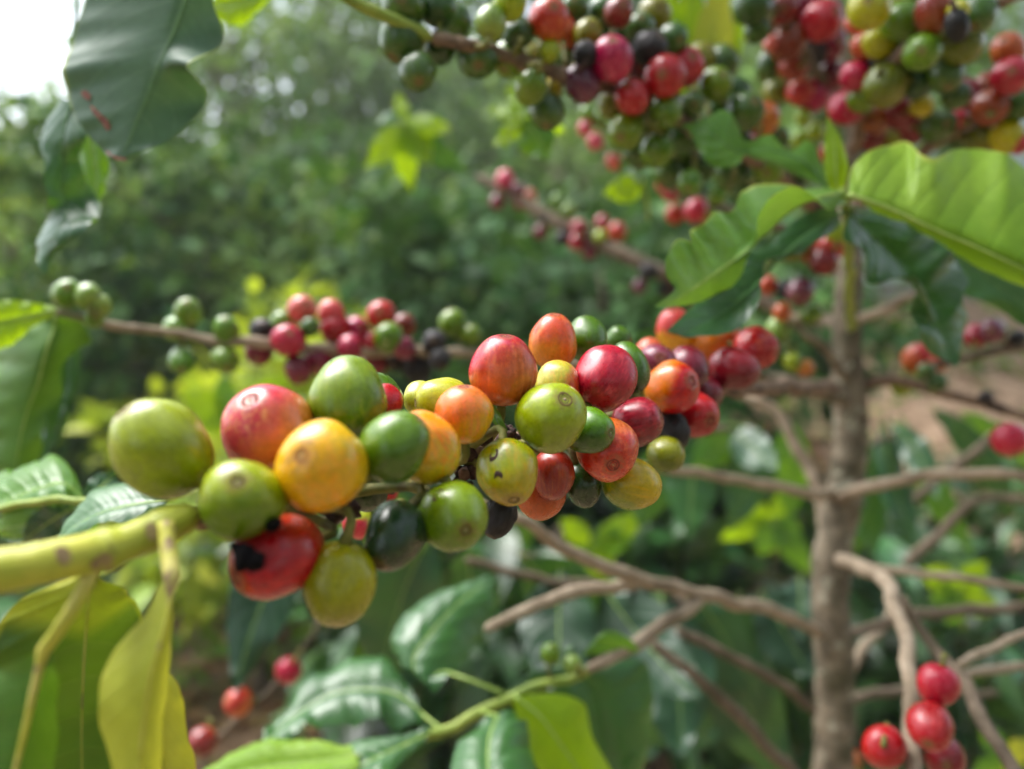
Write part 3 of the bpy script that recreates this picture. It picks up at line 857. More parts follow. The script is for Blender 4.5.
# ------------------------------------------------------------------ the coffee tree itself
tree = thing('coffee_tree', 'grey brown coffee trunk with many bare side branches', 'tree', P(832, 800, .46))
trunk_spec = [(a, b, d, w * .92) for a, b, d, w in [(822, 1150, .50, 48), (826, 900, .47, 44), (830, 790, .46, 41), (834, 690, .455, 40), (838, 600, .455, 39), (841, 520, .455, 38), (842, 450, .455, 36), (845, 390, .455, 34), (849, 330, .455, 30),
              (852, 280, .455, 26), (850, 230, .455, 22), (848, 150, .46, 15), (846, 80, .465, 12), (840, 20, .47, 12), (834, -60, .48, 11)]]
branch('trunk', trunk_spec, M['bark'], tree, n=260, rough=.12, node=.22, node_len=.045, seg=24, seed=21)
B = [
 ([(836, 494, .45, 13), (800, 492, .44, 12), (740, 480, .42, 11), (690, 472, .39, 11), (640, 466, .36, 10), (560, 456, .33, 9)], 'bark_pale'),
 ([(838, 500, .45, 15), (870, 488, .43, 14), (910, 477, .41, 13), (960, 473, .39, 13), (1060, 480, .36, 12)], 'bark_pale'),
 ([(836, 640, .46, 14), (790, 618, .43, 14), (740, 602, .40, 15), (690, 592, .375, 15), (635, 578, .35, 16), (580, 556, .325, 15), (530, 528, .305, 14), (480, 500, .29, 13)], 'bark_pale'),
 ([(702, 596, .38, 15), (670, 620, .36, 15), (640, 642, .35, 15), (612, 658, .345, 14), (586, 670, .34, 10)], 'bark_pale'),
 ([(640, 580, .352, 14), (600, 587, .345, 14), (560, 597, .335, 14), (520, 612, .33, 13), (486, 630, .325, 11)], 'bark_pale'),
 ([(640, 590, .47, 9), (580, 584, .46, 10), (520, 574, .45, 10), (465, 560, .44, 9)], 'bark_dull'),
 ([(806, 790, .44, 14), (770, 748, .425, 14), (735, 712, .42, 14), (695, 676, .41, 13), (650, 640, .41, 11)], 'bark_dull'),
 ([(828, 722, .47, 11), (780, 684, .46, 11), (730, 656, .45, 11), (676, 628, .44, 11)], 'bark_dull'),
 #([(752, 535, .60, 6), (754, 550, .59, 8), (757, 580, .58, 10), (764, 630, .58, 10), (775, 690, .58, 10)], 'bark_pale'),
 ([(838, 560, .44, 15), (862, 568, .41, 16), (884, 580, .37, 17), (898, 610, .33, 17), (907, 660, .30, 17), (911, 720, .28, 18), (914, 800, .26, 18)], 'bark_pale'),
 ([(868, 568, .40, 9), (910, 572, .39, 9), (960, 578, .38, 9), (1050, 592, .36, 9)], 'bark_pale'),
 ([(902, 596, .34, 9), (925, 636, .33, 12), (952, 668, .31, 14), (976, 706, .29, 16), (998, 744, .27, 16), (1030, 800, .25, 16)], 'bark_dull'),
 ([(846, 634, .47, 12), (890, 622, .48, 12), (940, 612, .48, 12), (1050, 604, .47, 11)], 'bark_dull'),
 ([(960, 664, .32, 9), (990, 648, .33, 9), (1050, 624, .33, 8)], 'bark_pale'),
 ([(962, 676, .36, 9), (1000, 668, .37, 10), (1050, 664, .37, 9)], 'bark_pale'),
 ([(850, 388, .46, 16), (890, 380, .45, 14), (930, 388, .44, 13), (975, 402, .43, 12), (1050, 424, .41, 12)], 'bark_dark'),
 ([(838, 585, .475, 14), (826, 530, .48, 15), (812, 475, .49, 15), (790, 430, .50, 13), (762, 402, .51, 10), (735, 395, .52, 8)], 'bark_pale'),
 ([(846, 400, .45, 15), (815, 392, .44, 14), (785, 384, .43, 12), (750, 372, .42, 10), (735, 360, .42, 8)], 'bark'),
 ([(852, 322, .45, 13), (876, 312, .44, 11), (905, 300, .43, 9), (925, 294, .43, 6)], 'bark_pale'),
 ([(905, 566, .62, 12), (935, 540, .62, 12), (960, 510, .62, 11), (990, 500, .62, 10), (1050, 498, .6, 10)], 'bark_dull'),
 ([(915, 500, .63, 11), (950, 470, .64, 11), (975, 452, .64, 10), (1000, 430, .65, 8)], 'bark_dull'),
 ([(838, 706, .47, 12), (880, 692, .48, 11), (940, 690, .49, 9), (1000, 694, .5, 7)], 'bark_dull'),
 ([(848, 380, .45, 12), (826, 350, .43, 10), (800, 330, .41, 8), (780, 318, .40, 5)], 'bark'),
 ([(842, 690, .5, 10), (862, 650, .51, 10), (880, 630, .52, 9), (895, 600, .53, 7)], 'bark_pale'),
]
paths = []
for k, (sp, mm) in enumerate(B):
    sp = [(a, b, d, w * .86) for a, b, d, w in sp]
    o, pth = branch('branch', sp, M[mm], tree, n=64, rough=.16, node=.35, node_len=.02, seg=12, seed=30 + k)
    paths.append(pth)

# leaf whorl in front of the trunk, top right
whorl = thing('coffee_shoot', 'whorl of wavy lit and dark leaves in front of the upper trunk', 'shoot', P(846, 215, .28))
branch('stem', [(850, 330, .43, 9), (850, 280, .36, 9), (848, 235, .30, 10), (846, 205, .275, 9), (842, 188, .27, 7)], M['shoot_green'], whorl, n=40, rough=.1, node=.2, seed=60)
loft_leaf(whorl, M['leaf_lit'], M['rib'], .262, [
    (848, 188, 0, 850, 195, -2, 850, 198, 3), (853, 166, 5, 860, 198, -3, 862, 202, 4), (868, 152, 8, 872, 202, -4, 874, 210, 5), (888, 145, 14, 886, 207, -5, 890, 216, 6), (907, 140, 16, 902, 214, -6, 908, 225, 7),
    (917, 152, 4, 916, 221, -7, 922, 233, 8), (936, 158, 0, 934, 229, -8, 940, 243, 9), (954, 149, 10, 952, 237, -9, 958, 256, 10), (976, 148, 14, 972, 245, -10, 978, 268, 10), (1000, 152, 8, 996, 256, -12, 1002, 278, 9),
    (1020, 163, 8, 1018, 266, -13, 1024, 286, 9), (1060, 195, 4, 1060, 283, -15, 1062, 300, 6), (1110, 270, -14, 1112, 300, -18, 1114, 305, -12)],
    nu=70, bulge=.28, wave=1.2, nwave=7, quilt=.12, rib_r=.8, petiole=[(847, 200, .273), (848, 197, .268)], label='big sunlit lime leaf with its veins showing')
loft_leaf(whorl, M['leaf_young'], M['rib'], .220, [
    (828, 186, 4, 842, 192, 0, 846, 204, 2), (806, 184, 8, 820, 197, -4, 830, 206, -8), (790, 186, 8, 802, 204, -2, 812, 194, -14), (764, 190, 12, 784, 216, 0, 790, 191, -16), (742, 196, 16, 768, 231, 0, 762, 208, -16), (734, 209, 4, 755, 243, 0, 757, 226, -13),
    (716, 209, 12, 742, 254, 0, 757, 243, -8), (706, 222, 4, 731, 262, 0, 749, 254, -2), (692, 229, 12, 718, 271, 0, 742, 272, 4), (689, 242, 3, 708, 278, 0, 730, 286, 7), (676, 240, 9, 698, 285, 0, 718, 294, 7), (667, 254, 3, 690, 291, 0, 704, 300, 6),
    (668, 276, 2, 682, 296, 0, 692, 303, 4), (675, 288, 2, 671, 301, 0, 680, 306, 2), (656, 305, 0, 655, 307, 0, 657, 308, 0)],
    nu=70, tilt=(655, .24), bulge=.2, wave=1.2, nwave=6, quilt=.15, rib_r=.55, petiole=[(846, 202, .274), (845, 196, .268)], label='folded wavy leaf, lime green turning grey at its tip')
loft_leaf(whorl, M['leaf_dark'], M['rib_dark'], .223, [
    (832, 206, 0, 838, 214, 0, 842, 226, 0), (796, 222, 8, 808, 234, 2, 806, 250, -6), (772, 238, 8, 786, 252, 2, 784, 262, -12), (752, 252, 8, 772, 266, 2, 763, 266, -14), (744, 258, 8, 764, 276, 2, 760, 282, -12), (722, 276, 8, 746, 294, 0, 760, 300, -14),
    (706, 292, 8, 724, 312, 0, 744, 323, -12), (692, 306, 6, 704, 324, 0, 716, 338, -8), (676, 322, 2, 688, 331, 0, 694, 338, -3), (666, 331, 0, 668, 332, 0, 671, 333, 0)],
    nu=60, tilt=(665, .29), bulge=.35, wave=1.8, nwave=5, rib_r=.55, petiole=[(847, 212, .278)])
loft_leaf(whorl, M['leaf_dark'], M['rib_dark'], .275, [
    (846, 218, 0, 851, 214, 0, 858, 212, 4), (847, 240, -8, 860, 224, 2, 880, 213, 8), (860, 252, -2, 874, 238, 2, 905, 222, 10), (866, 276, -10, 890, 254, 4, 918, 232, 6), (880, 282, -8, 902, 268, 4, 936, 238, 14), (896, 278, -2, 914, 286, 2, 948, 250, 6),
    (915, 278, -12, 924, 302, 2, 953, 262, 12), (921, 290, -14, 932, 316, 0, 963, 282, 12), (914, 312, -2, 938, 328, 0, 962, 300, 4), (914, 330, -6, 944, 342, 0, 966, 318, 8), (922, 350, -2, 948, 354, 0, 962, 340, 4), (954, 366, 0, 955, 367, 0, 956, 366, 0)],
    nu=60, bulge=.3, wave=1.6, nwave=5, rib_r=.6, petiole=[(849, 212, .278)], label='dark leaf hanging down with an upturned rim')
loft_leaf(whorl, M['leaf_gloss'], M['rib_dark'], .305, [
    (884, 218, 0, 886, 214, 0, 890, 212, 0), (905, 244, 0, 916, 232, 0, 932, 224, 0), (930, 262, 0, 946, 252, 0, 968, 236, 0), (956, 276, 0, 974, 268, 0, 992, 246, 0), (966, 296, 0, 994, 284, 0, 1010, 262, 0),
    (1000, 308, 0, 1018, 300, 0, 1040, 272, 0), (1030, 328, 0, 1044, 314, 0, 1062, 290, 0), (1070, 334, 0, 1071, 332, 0, 1072, 330, 0)],
    bulge=.35, wave=1.8, nwave=5, rib_r=.6, petiole=[(851, 208, .285)])
loft_leaf(whorl, M['leaf_mid'], M['rib_dark'], .285, [
    (824, 192, 0, 828, 190, 0, 830, 186, 0), (806, 180, 0, 816, 174, 0, 822, 160, 4), (788, 170, 0, 800, 160, 0, 806, 141, 8), (774, 162, 0, 784, 154, 2, 790, 150, 2), (760, 158, 0, 770, 150, 2, 770, 136, 8), (744, 156, 0, 754, 150, 2, 752, 142, 4), (736, 166, -2, 741, 152, 0, 742, 140, 2),
    (722, 167, -4, 730, 148, -2, 736, 124, 4), (708, 163, -4, 720, 140, -2, 724, 110, 4), (698, 148, -2, 709, 132, -2, 712, 114, 2), (688, 131, 0, 695, 128, 0, 698, 121, 0), (678, 126, 0, 679, 126, 0, 680, 125, 0)],
    nu=60, bulge=.35, wave=1.3, nwave=5, rib_r=.5, petiole=[(846, 206, .276), (838, 198, .28)], label='arching leaf with a blunt curled end')
loft_leaf(whorl, M['leaf_bright'], M['rib'], .275, [
    (836, 196, 0, 838, 196, 0, 840, 196, 0), (826, 180, 0, 836, 176, -2, 845, 184, 0), (824, 158, 0, 835, 152, -2, 848, 164, 0), (825, 136, 0, 832, 132, -1, 840, 138, 0), (827, 118, 0, 828, 117, 0, 829, 118, 0)],
    bulge=.5, wave=.4, rib_r=.35, petiole=[(844, 203, .275)], label='narrow upright lime leaf at the shoot centre')

# leaves on the thin branch at the left
loft_leaf(left_mid, M['leaf_plain'], M['rib'], .30, [
    (40, 322, 0, 56, 316, 0, 70, 318, 0), (16, 332, 10, 54, 328, 0, 86, 326, 8), (-4, 352, 14, 46, 352, -4, 87, 342, 14), (-14, 384, 10, 38, 384, -2, 66, 362, 10), (-20, 420, 8, 26, 416, 0, 58, 398, 6), (-12, 456, 4, 18, 452, 0, 46, 436, 4), (8, 486, 0, 14, 486, 0, 22, 482, 0)],
    bulge=.3, wave=3.2, nwave=5, rib_r=.5, label='broad drooping leaf in shade')
loft_leaf(left_mid, M['leaf_bright'], M['rib'], .29, [
    (56, 314, 0, 56, 310, 0, 54, 306, 0), (30, 330, 0, 28, 316, 0, 30, 302, 0), (4, 348, 0, -2, 322, 0, 2, 300, 0), (-40, 350, 0, -42, 330, 0, -40, 312, 0)], wave=1.4, rib_r=.7, label='yellow lit leaf on top of the branch')
loft_leaf(left_mid, M['leaf_dark'], M['rib_dark'], .33, [
    (52, 330, 0, 60, 326, 0, 68, 328, 0), (48, 370, 0, 68, 366, 0, 80, 352, 0), (44, 420, 0, 58, 420, 0, 74, 400, 0), (36, 455, 0, 44, 456, 0, 56, 446, 0), (30, 480, 0, 31, 480, 0, 32, 480, 0)], wave=1.5, rib_r=.6)
def spray(parent, base, d, specs, mats, wave=1.5):
    """small leaves round a node: tip pixel, half width px"""
    for k, (tx, ty, hw, dz) in enumerate(specs):
        bx, by = base
        dx, dy = tx - bx, ty - by
        L = math.hypot(dx, dy)
        nx, ny = -dy / L * hw, dx / L * hw
        st = []
        bend = random.uniform(-.25, .25) * L
        for f, wv in [(0.05, .12), (.2, .7), (.42, 1.0), (.65, .85), (.85, .42), (1.0, .03)]:
            mx, my = bx + dx * f - dy / L * bend * f * (1 - f), by + dy * f + dx / L * bend * f * (1 - f)
            z = dz * f
            st.append((mx + nx * wv, my + ny * wv, z + random.uniform(-3, 3), mx, my, z, mx - nx * wv * .9, my - ny * wv * .9, z + random.uniform(-3, 3)))
        loft_leaf(parent, M[mats[k % len(mats)]], M['rib'], d, st, nu=26, nv=5, wave=wave, rib_r=.5, bulge=.3, petiole=[(bx, by, d)])

# sprigs of pale leaves in the middle distance
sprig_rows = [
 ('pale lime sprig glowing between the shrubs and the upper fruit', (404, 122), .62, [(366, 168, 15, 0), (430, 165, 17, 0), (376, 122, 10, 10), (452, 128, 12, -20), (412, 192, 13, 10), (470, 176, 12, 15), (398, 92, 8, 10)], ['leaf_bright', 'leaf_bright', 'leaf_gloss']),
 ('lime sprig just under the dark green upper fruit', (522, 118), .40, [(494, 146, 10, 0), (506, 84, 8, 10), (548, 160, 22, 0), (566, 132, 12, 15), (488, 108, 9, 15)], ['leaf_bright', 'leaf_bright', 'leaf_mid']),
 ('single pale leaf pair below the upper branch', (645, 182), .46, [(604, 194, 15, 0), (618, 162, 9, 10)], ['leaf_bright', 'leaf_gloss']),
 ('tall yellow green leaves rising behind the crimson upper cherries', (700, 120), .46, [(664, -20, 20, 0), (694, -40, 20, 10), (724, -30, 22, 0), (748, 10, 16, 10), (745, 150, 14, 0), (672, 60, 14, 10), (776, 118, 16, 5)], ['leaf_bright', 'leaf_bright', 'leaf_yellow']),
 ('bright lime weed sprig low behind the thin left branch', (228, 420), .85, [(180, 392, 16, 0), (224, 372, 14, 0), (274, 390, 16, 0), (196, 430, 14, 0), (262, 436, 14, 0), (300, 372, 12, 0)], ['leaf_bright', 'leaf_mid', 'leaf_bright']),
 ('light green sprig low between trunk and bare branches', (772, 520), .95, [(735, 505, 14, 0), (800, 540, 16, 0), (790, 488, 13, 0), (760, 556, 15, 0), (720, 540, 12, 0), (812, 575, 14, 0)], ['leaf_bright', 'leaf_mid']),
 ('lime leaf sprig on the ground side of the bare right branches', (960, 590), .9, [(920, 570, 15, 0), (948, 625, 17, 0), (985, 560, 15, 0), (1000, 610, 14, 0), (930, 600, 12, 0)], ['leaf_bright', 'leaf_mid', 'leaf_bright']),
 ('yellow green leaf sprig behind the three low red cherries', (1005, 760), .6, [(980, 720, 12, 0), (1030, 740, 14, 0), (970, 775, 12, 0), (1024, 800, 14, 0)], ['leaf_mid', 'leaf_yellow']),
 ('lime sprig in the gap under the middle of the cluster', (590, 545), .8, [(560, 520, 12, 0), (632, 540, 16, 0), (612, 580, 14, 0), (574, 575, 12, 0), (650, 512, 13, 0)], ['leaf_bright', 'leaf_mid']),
]
for lab, base, d, sp, mats in sprig_rows:
    t = thing('leaf_sprig', lab, 'sprig', P(base[0], base[1] + 60, d), 'sprigs of pale leaves')
    branch('stem', [(base[0] + 4, base[1] + 40, d + .03, 3), (base[0] + 2, base[1] + 20, d + .015, 3), (base[0], base[1], d, 3)], M['shoot_green'], t, n=16, rough=.1, seg=8, seed=len(lab))
    spray(t, base, d, sp, mats)

# lower middle shoot with glossy leaves
low = thing('coffee_shoot', 'low green shoot of shiny wavy leaves under the cluster', 'shoot', P(480, 712, .33))
_, low_path = branch('stem', [(592, 668, .342, 9), (560, 680, .34, 9), (520, 694, .335, 10), (480, 713, .33, 11), (440, 730, .325, 11), (400, 745, .32, 10), (360, 770, .315, 9)], M['shoot_green'], low, n=50, rough=.08, node=.25, seed=70)
loft_leaf(low, M['leaf_gloss'], M['rib'], .335, [
    (452, 668, 9.9, 446, 672, 8.1, 448, 680, 4.5), (412, 668, 9.9, 420, 676, 6.3, 434, 690, 0), (392, 648, 18.9, 414, 658, 10.4, 440, 682, 5.6), (398, 625, 29.2, 430, 634, 19.2, 466, 658, 18.4), (424, 600, 42.5, 456, 606, 33.8, 484, 628, 33.9), (456, 584, 51.7, 478, 588, 45.9, 494, 604, 44.7), (494, 576, 59.3, 495, 578, 58.4, 496, 582, 56.6)],
    wave=2.6, nwave=6, quilt=.3, rib_r=.6, petiole=[(505, 694, .333), (470, 680, .334)], label='bright shiny leaf pointing up')
loft_leaf(low, M['leaf_bright'], M['rib'], .325, [
    (512, 702, 0, 518, 698, 0, 526, 694, 0), (522, 732, 2, 540, 716, -3, 556, 694, 2), (536, 764, 2, 558, 740, -4, 584, 704, 4), (556, 800, 2, 580, 772, -4, 592, 736, 4), (590, 830, 2, 604, 805, -2, 614, 776, 4), (640, 850, 0, 642, 848, 0, 644, 846, 0)],
    wave=1.2, quilt=.2, rib_r=.6, petiole=[(514, 696, .333)], label='vivid backlit leaf folded along its midrib')
loft_leaf(low, M['leaf_gloss'], M['rib'], .315, [
    (488, 720, -3.6, 498, 716, -1.8, 508, 708, 1.8), (462, 738, -11.7, 490, 736, -14.8, 524, 720, -1.6), (452, 762, -22.5, 488, 764, -28.4, 530, 744, -10.4), (450, 800, -39.6, 492, 800, -43.6, 536, 784, -28.4), (470, 850, -62.1, 496, 850, -62.1, 520, 840, -57.6)],
    wave=2.0, nwave=5, quilt=.35, rib_r=.6, petiole=[(482, 712, .328)])
loft_leaf(low, M['leaf_gloss'], M['rib'], .312, [
    (425, 742, 1.4, 428, 734, 5, 432, 728, 7.7), (402, 762, -7.7, 398, 748, -3.4, 392, 738, 3.1), (380, 790, -20.2, 364, 764, -10.6, 350, 742, 1.4), (350, 810, -29.2, 326, 784, -17.6, 310, 766, -9.5), (300, 820, -33.8, 296, 815, -31.5, 294, 808, -28.4)],
    wave=1.6, nwave=5, quilt=.3, rib_r=.6, petiole=[(434, 732, .324)])
loft_leaf(low, M['leaf_gloss'], M['rib'], .335, [
    (412, 700, 8.2, 420, 712, 1.7, 426, 722, -3.9), (398, 666, 27, 396, 694, 8.6, 396, 724, -5), (370, 655, 33, 366, 690, 9.8, 372, 724, -5), (336, 662, 29.2, 334, 694, 7.6, 344, 724, -5), (300, 688, 14.9, 304, 710, 0.8, 314, 730, -8.2), (272, 720, -2.8, 280, 728, -7.2, 290, 740, -13.8), (258, 748, -18.2, 259, 748, -18.2, 261, 748, -18.2)],
    wave=3.4, nwave=6, quilt=.3, rib_r=.6, petiole=[(444, 730, .326), (432, 722, .33)], label='wide shiny leaf reflecting the white sky')
loft_leaf(low, M['leaf_lit'], M['rib'], .30, [
    (350, 745, 6, 356, 756, 1.6, 360, 768, -3.2), (310, 740, 8, 318, 762, -0.8, 330, 786, -10.4), (270, 740, 8, 276, 766, -2.4, 286, 792, -12.8), (232, 752, 3.2, 238, 772, -4.8, 246, 794, -13.6), (196, 776, -6.4, 198, 778, -7.2, 200, 782, -8.8)],
    wave=1.2, quilt=.25, rib_r=.6, petiole=[(380, 758, .312)], label='pale yellow green leaf at the frame edge')
loft_leaf(low, M['leaf_dark'], M['rib_dark'], .36, [
    (560, 672, 0, 570, 668, 0, 582, 664, 0), (548, 700, 0, 592, 692, 0, 640, 660, 0), (552, 740, 0, 600, 730, 0, 652, 690, 0), (566, 780, 0, 606, 780, 0, 650, 740, 0), (590, 830, 0, 610, 830, 0, 634, 800, 0)],
    wave=1.0, quilt=.2, rib_r=.6, label='large dull dark leaf')
loft_leaf(low, M['leaf_mid'], M['rib'], .345, [(640, 650, 0, 634, 652, 0, 630, 656, 0), (626, 636, 0, 616, 646, 0, 610, 652, 0), (604, 632, 0, 594, 644, 0, 590, 654, 0), (584, 652, 0, 585, 654, 0, 586, 656, 0)], nu=20, nv=5, rib_r=.3, wave=.6)
loft_leaf(low, M['leaf_dark'], M['rib_dark'], .345, [(512, 690, 0, 508, 692, 0, 506, 694, 0), (534, 670, 0, 530, 680, 0, 524, 690, 0), (556, 668, 0, 548, 680, 0, 540, 692, 0), (568, 672, 0, 567, 674, 0, 566, 676, 0)], nu=20, nv=5, rib_r=.3, wave=.6)

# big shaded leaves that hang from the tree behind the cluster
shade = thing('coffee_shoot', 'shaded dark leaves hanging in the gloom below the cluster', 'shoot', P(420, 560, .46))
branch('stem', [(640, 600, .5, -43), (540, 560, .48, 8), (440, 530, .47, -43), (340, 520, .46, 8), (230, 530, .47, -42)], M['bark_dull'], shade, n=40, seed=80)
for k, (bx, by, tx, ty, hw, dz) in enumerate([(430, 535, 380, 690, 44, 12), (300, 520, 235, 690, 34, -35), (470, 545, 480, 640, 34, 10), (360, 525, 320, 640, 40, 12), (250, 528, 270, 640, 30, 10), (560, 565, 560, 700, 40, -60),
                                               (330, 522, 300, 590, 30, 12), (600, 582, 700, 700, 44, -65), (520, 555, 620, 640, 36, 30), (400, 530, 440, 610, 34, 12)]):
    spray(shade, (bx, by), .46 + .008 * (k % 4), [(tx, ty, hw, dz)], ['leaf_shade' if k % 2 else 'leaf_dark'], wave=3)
shade2 = thing('coffee_shoot', 'dark green leaf curtain between the trunk and the bare fork', 'shoot', P(740, 640, .62))
branch('stem', [(840, 560, .56, 8), (760, 590, .6, -43), (690, 600, .63, 8), (640, 590, .65, -42)], M['bark_dull'], shade2, n=30, seed=81)
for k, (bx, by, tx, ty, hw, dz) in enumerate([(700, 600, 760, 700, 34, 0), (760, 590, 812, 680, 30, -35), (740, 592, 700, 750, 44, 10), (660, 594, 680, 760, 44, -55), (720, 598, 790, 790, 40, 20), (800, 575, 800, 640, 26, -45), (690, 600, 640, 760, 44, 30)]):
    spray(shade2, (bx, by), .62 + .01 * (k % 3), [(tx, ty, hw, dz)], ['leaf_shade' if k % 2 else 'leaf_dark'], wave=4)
shade3 = thing('coffee_shoot', 'strap like dark leaves with pale midribs right of the trunk', 'shoot', P(900, 450, .7))
branch('stem', [(846, 460, .6, -43), (880, 440, .66, 8), (930, 420, .72, -43), (990, 410, .76, 7)], M['bark_dull'], shade3, n=30, seed=82)
for k, (bx, by, tx, ty, hw, dz) in enumerate([(880, 420, 920, 560, 17, -35), (870, 430, 872, 560, 20, 0), (900, 415, 975, 560, 16, -35), (930, 405, 1020, 520, 16, 10), (860, 440, 856, 540, 16, -45), (960, 410, 1030, 470, 14, 10), (890, 420, 940, 500, 16, -55)]):
    spray(shade3, (bx, by), .68 + .01 * (k % 3), [(tx, ty, hw, dz)], ['leaf_dark', 'leaf_gloss', 'leaf_mid'][k % 3:] , wave=3)
shade4 = thing('coffee_shoot', 'dark leaves filling the space under the trunk end of the cluster', 'shoot', P(740, 450, .62))
branch('stem', [(846, 430, .58, 8), (790, 420, .6, -43), (720, 430, .62, 8), (660, 440, .63, -42)], M['bark_dull'], shade4, n=30, seed=83)
for k, (bx, by, tx, ty, hw, dz) in enumerate([(760, 424, 730, 530, 26, 0), (700, 432, 690, 540, 28, -35), (790, 420, 790, 520, 22, 0), (730, 428, 780, 470, 20, -45), (680, 438, 640, 530, 26, 10), (750, 424, 690, 470, 20, -35)]):
    spray(shade4, (bx, by), .62 + .01 * (k % 3), [(tx, ty, hw, dz)], ['leaf_dark', 'leaf_gloss', 'leaf_mid'][k % 3:] , wave=3)
gl = thing('coffee_shoot', 'shiny leaves reflecting white sky just above the yellow shoot', 'shoot', P(60, 510, .22))
branch('stem', [(-50, 520, .24, 8), (20, 505, .235, 8), (80, 500, .23, 7), (170, 508, .22, 6), (240, 510, .25, 5)], M['shoot_green'], gl, n=30, rough=.1, seed=84)
loft_leaf(gl, M['leaf_gloss'], M['rib'], .205, [(166, 480, 0, 168, 500, 0, 166, 512, 0), (138, 482, 14, 140, 504, 0, 138, 516, -6), (104, 490, 18, 106, 512, 0, 104, 524, -6), (74, 516, 10, 76, 526, 0, 76, 534, -4), (56, 542, 0, 57, 543, 0, 58, 544, 0)], wave=1.0, rib_r=.5)
loft_leaf(gl, M['leaf_mid'], M['rib'], .24, [(84, 500, 0, 86, 502, 0, 88, 504, 0), (62, 466, 20, 64, 484, 0, 70, 500, -6), (40, 464, 24, 42, 488, 0, 46, 506, -6), (8, 480, 14, 10, 500, 0, 14, 512, -4), (-20, 510, 0, -19, 511, 0, -18, 512, 0)], wave=1.6, rib_r=.5)
loft_leaf(gl, M['leaf_mid'], M['rib'], .25, [(40, 505, 0, 42, 507, 0, 42, 510, 0), (22, 474, 20, 24, 494, 0, 26, 506, -4), (-2, 478, 22, 0, 500, 0, 4, 512, -6), (-40, 500, 0, -39, 502, 0, -38, 504, 0)], wave=1.6, rib_r=.5)
spray(gl, (80, 505), .25, [(20, 545, 18, 10), (90, 548, 18, 20), (120, 470, 14, 20), (-20, 530, 18, 20), (50, 560, 20, 30)], ['leaf_dark', 'leaf_mid'])
VEIL = 0.004
# ------------------------------------------------------------------ the blurred cherries
def cm(name, ca, cb, **kw):
    return cherry_mat(name, ca, cb, (.35, .25, .8), -.5, .5, kw.pop('streak', None), .5, vary=kw.pop('vary', .03), rimamt=.3, **kw)
CM = {
 'dark green': cm('dark_green_skin', S(50, 78, 34), S(68, 98, 40)),
 'green': cm('green_skin', S(88, 120, 34), S(106, 134, 44)),
 'pale green': cm('pale_green_skin', S(130, 154, 76), S(104, 136, 54)),
 'lime': cm('lime_skin', S(150, 172, 52), S(132, 158, 46)),
 'olive': cm('olive_skin', S(104, 112, 42), S(126, 124, 44)),
 'yellow': cm('yellow_skin', S(196, 178, 48), S(172, 164, 46)),
 'orange': cm('orange_skin', S(196, 110, 56), S(178, 66, 48), streak=S(220, 144, 90)),
 'rusty': cm('rusty_skin', S(142, 70, 42), S(126, 44, 38)),
 'red': cm('red_skin', S(172, 34, 44), S(188, 52, 54)),
 'crimson': cm('crimson_skin', S(148, 26, 52), S(170, 38, 66), streak=S(206, 90, 100)),
 'pink': cm('pink_skin', S(206, 80, 96), S(214, 100, 104)),
 'maroon': cm('maroon_skin', S(104, 26, 42), S(128, 34, 54)),
 'purple': cm('purple_skin', S(86, 38, 58), S(110, 52, 70)),
 'black': M['black'],
}
MESHES = {}
for c, mt_ in CM.items():
    MESHES[c] = []
    for q in range(3):
        me = cherry_mesh(26, 16, 5.3 * q + len(c), egg=.04 + .03 * q, lump=.035, wrinkle=.09 if c == 'black' else 0)
        me.materials.append(mt_)
        MESHES[c].append(me)
SM = [scar_mesh(14, 3.3 * q, .9) for q in range(2)]
for s_ in SM:
    s_.materials.append(M['scar'])

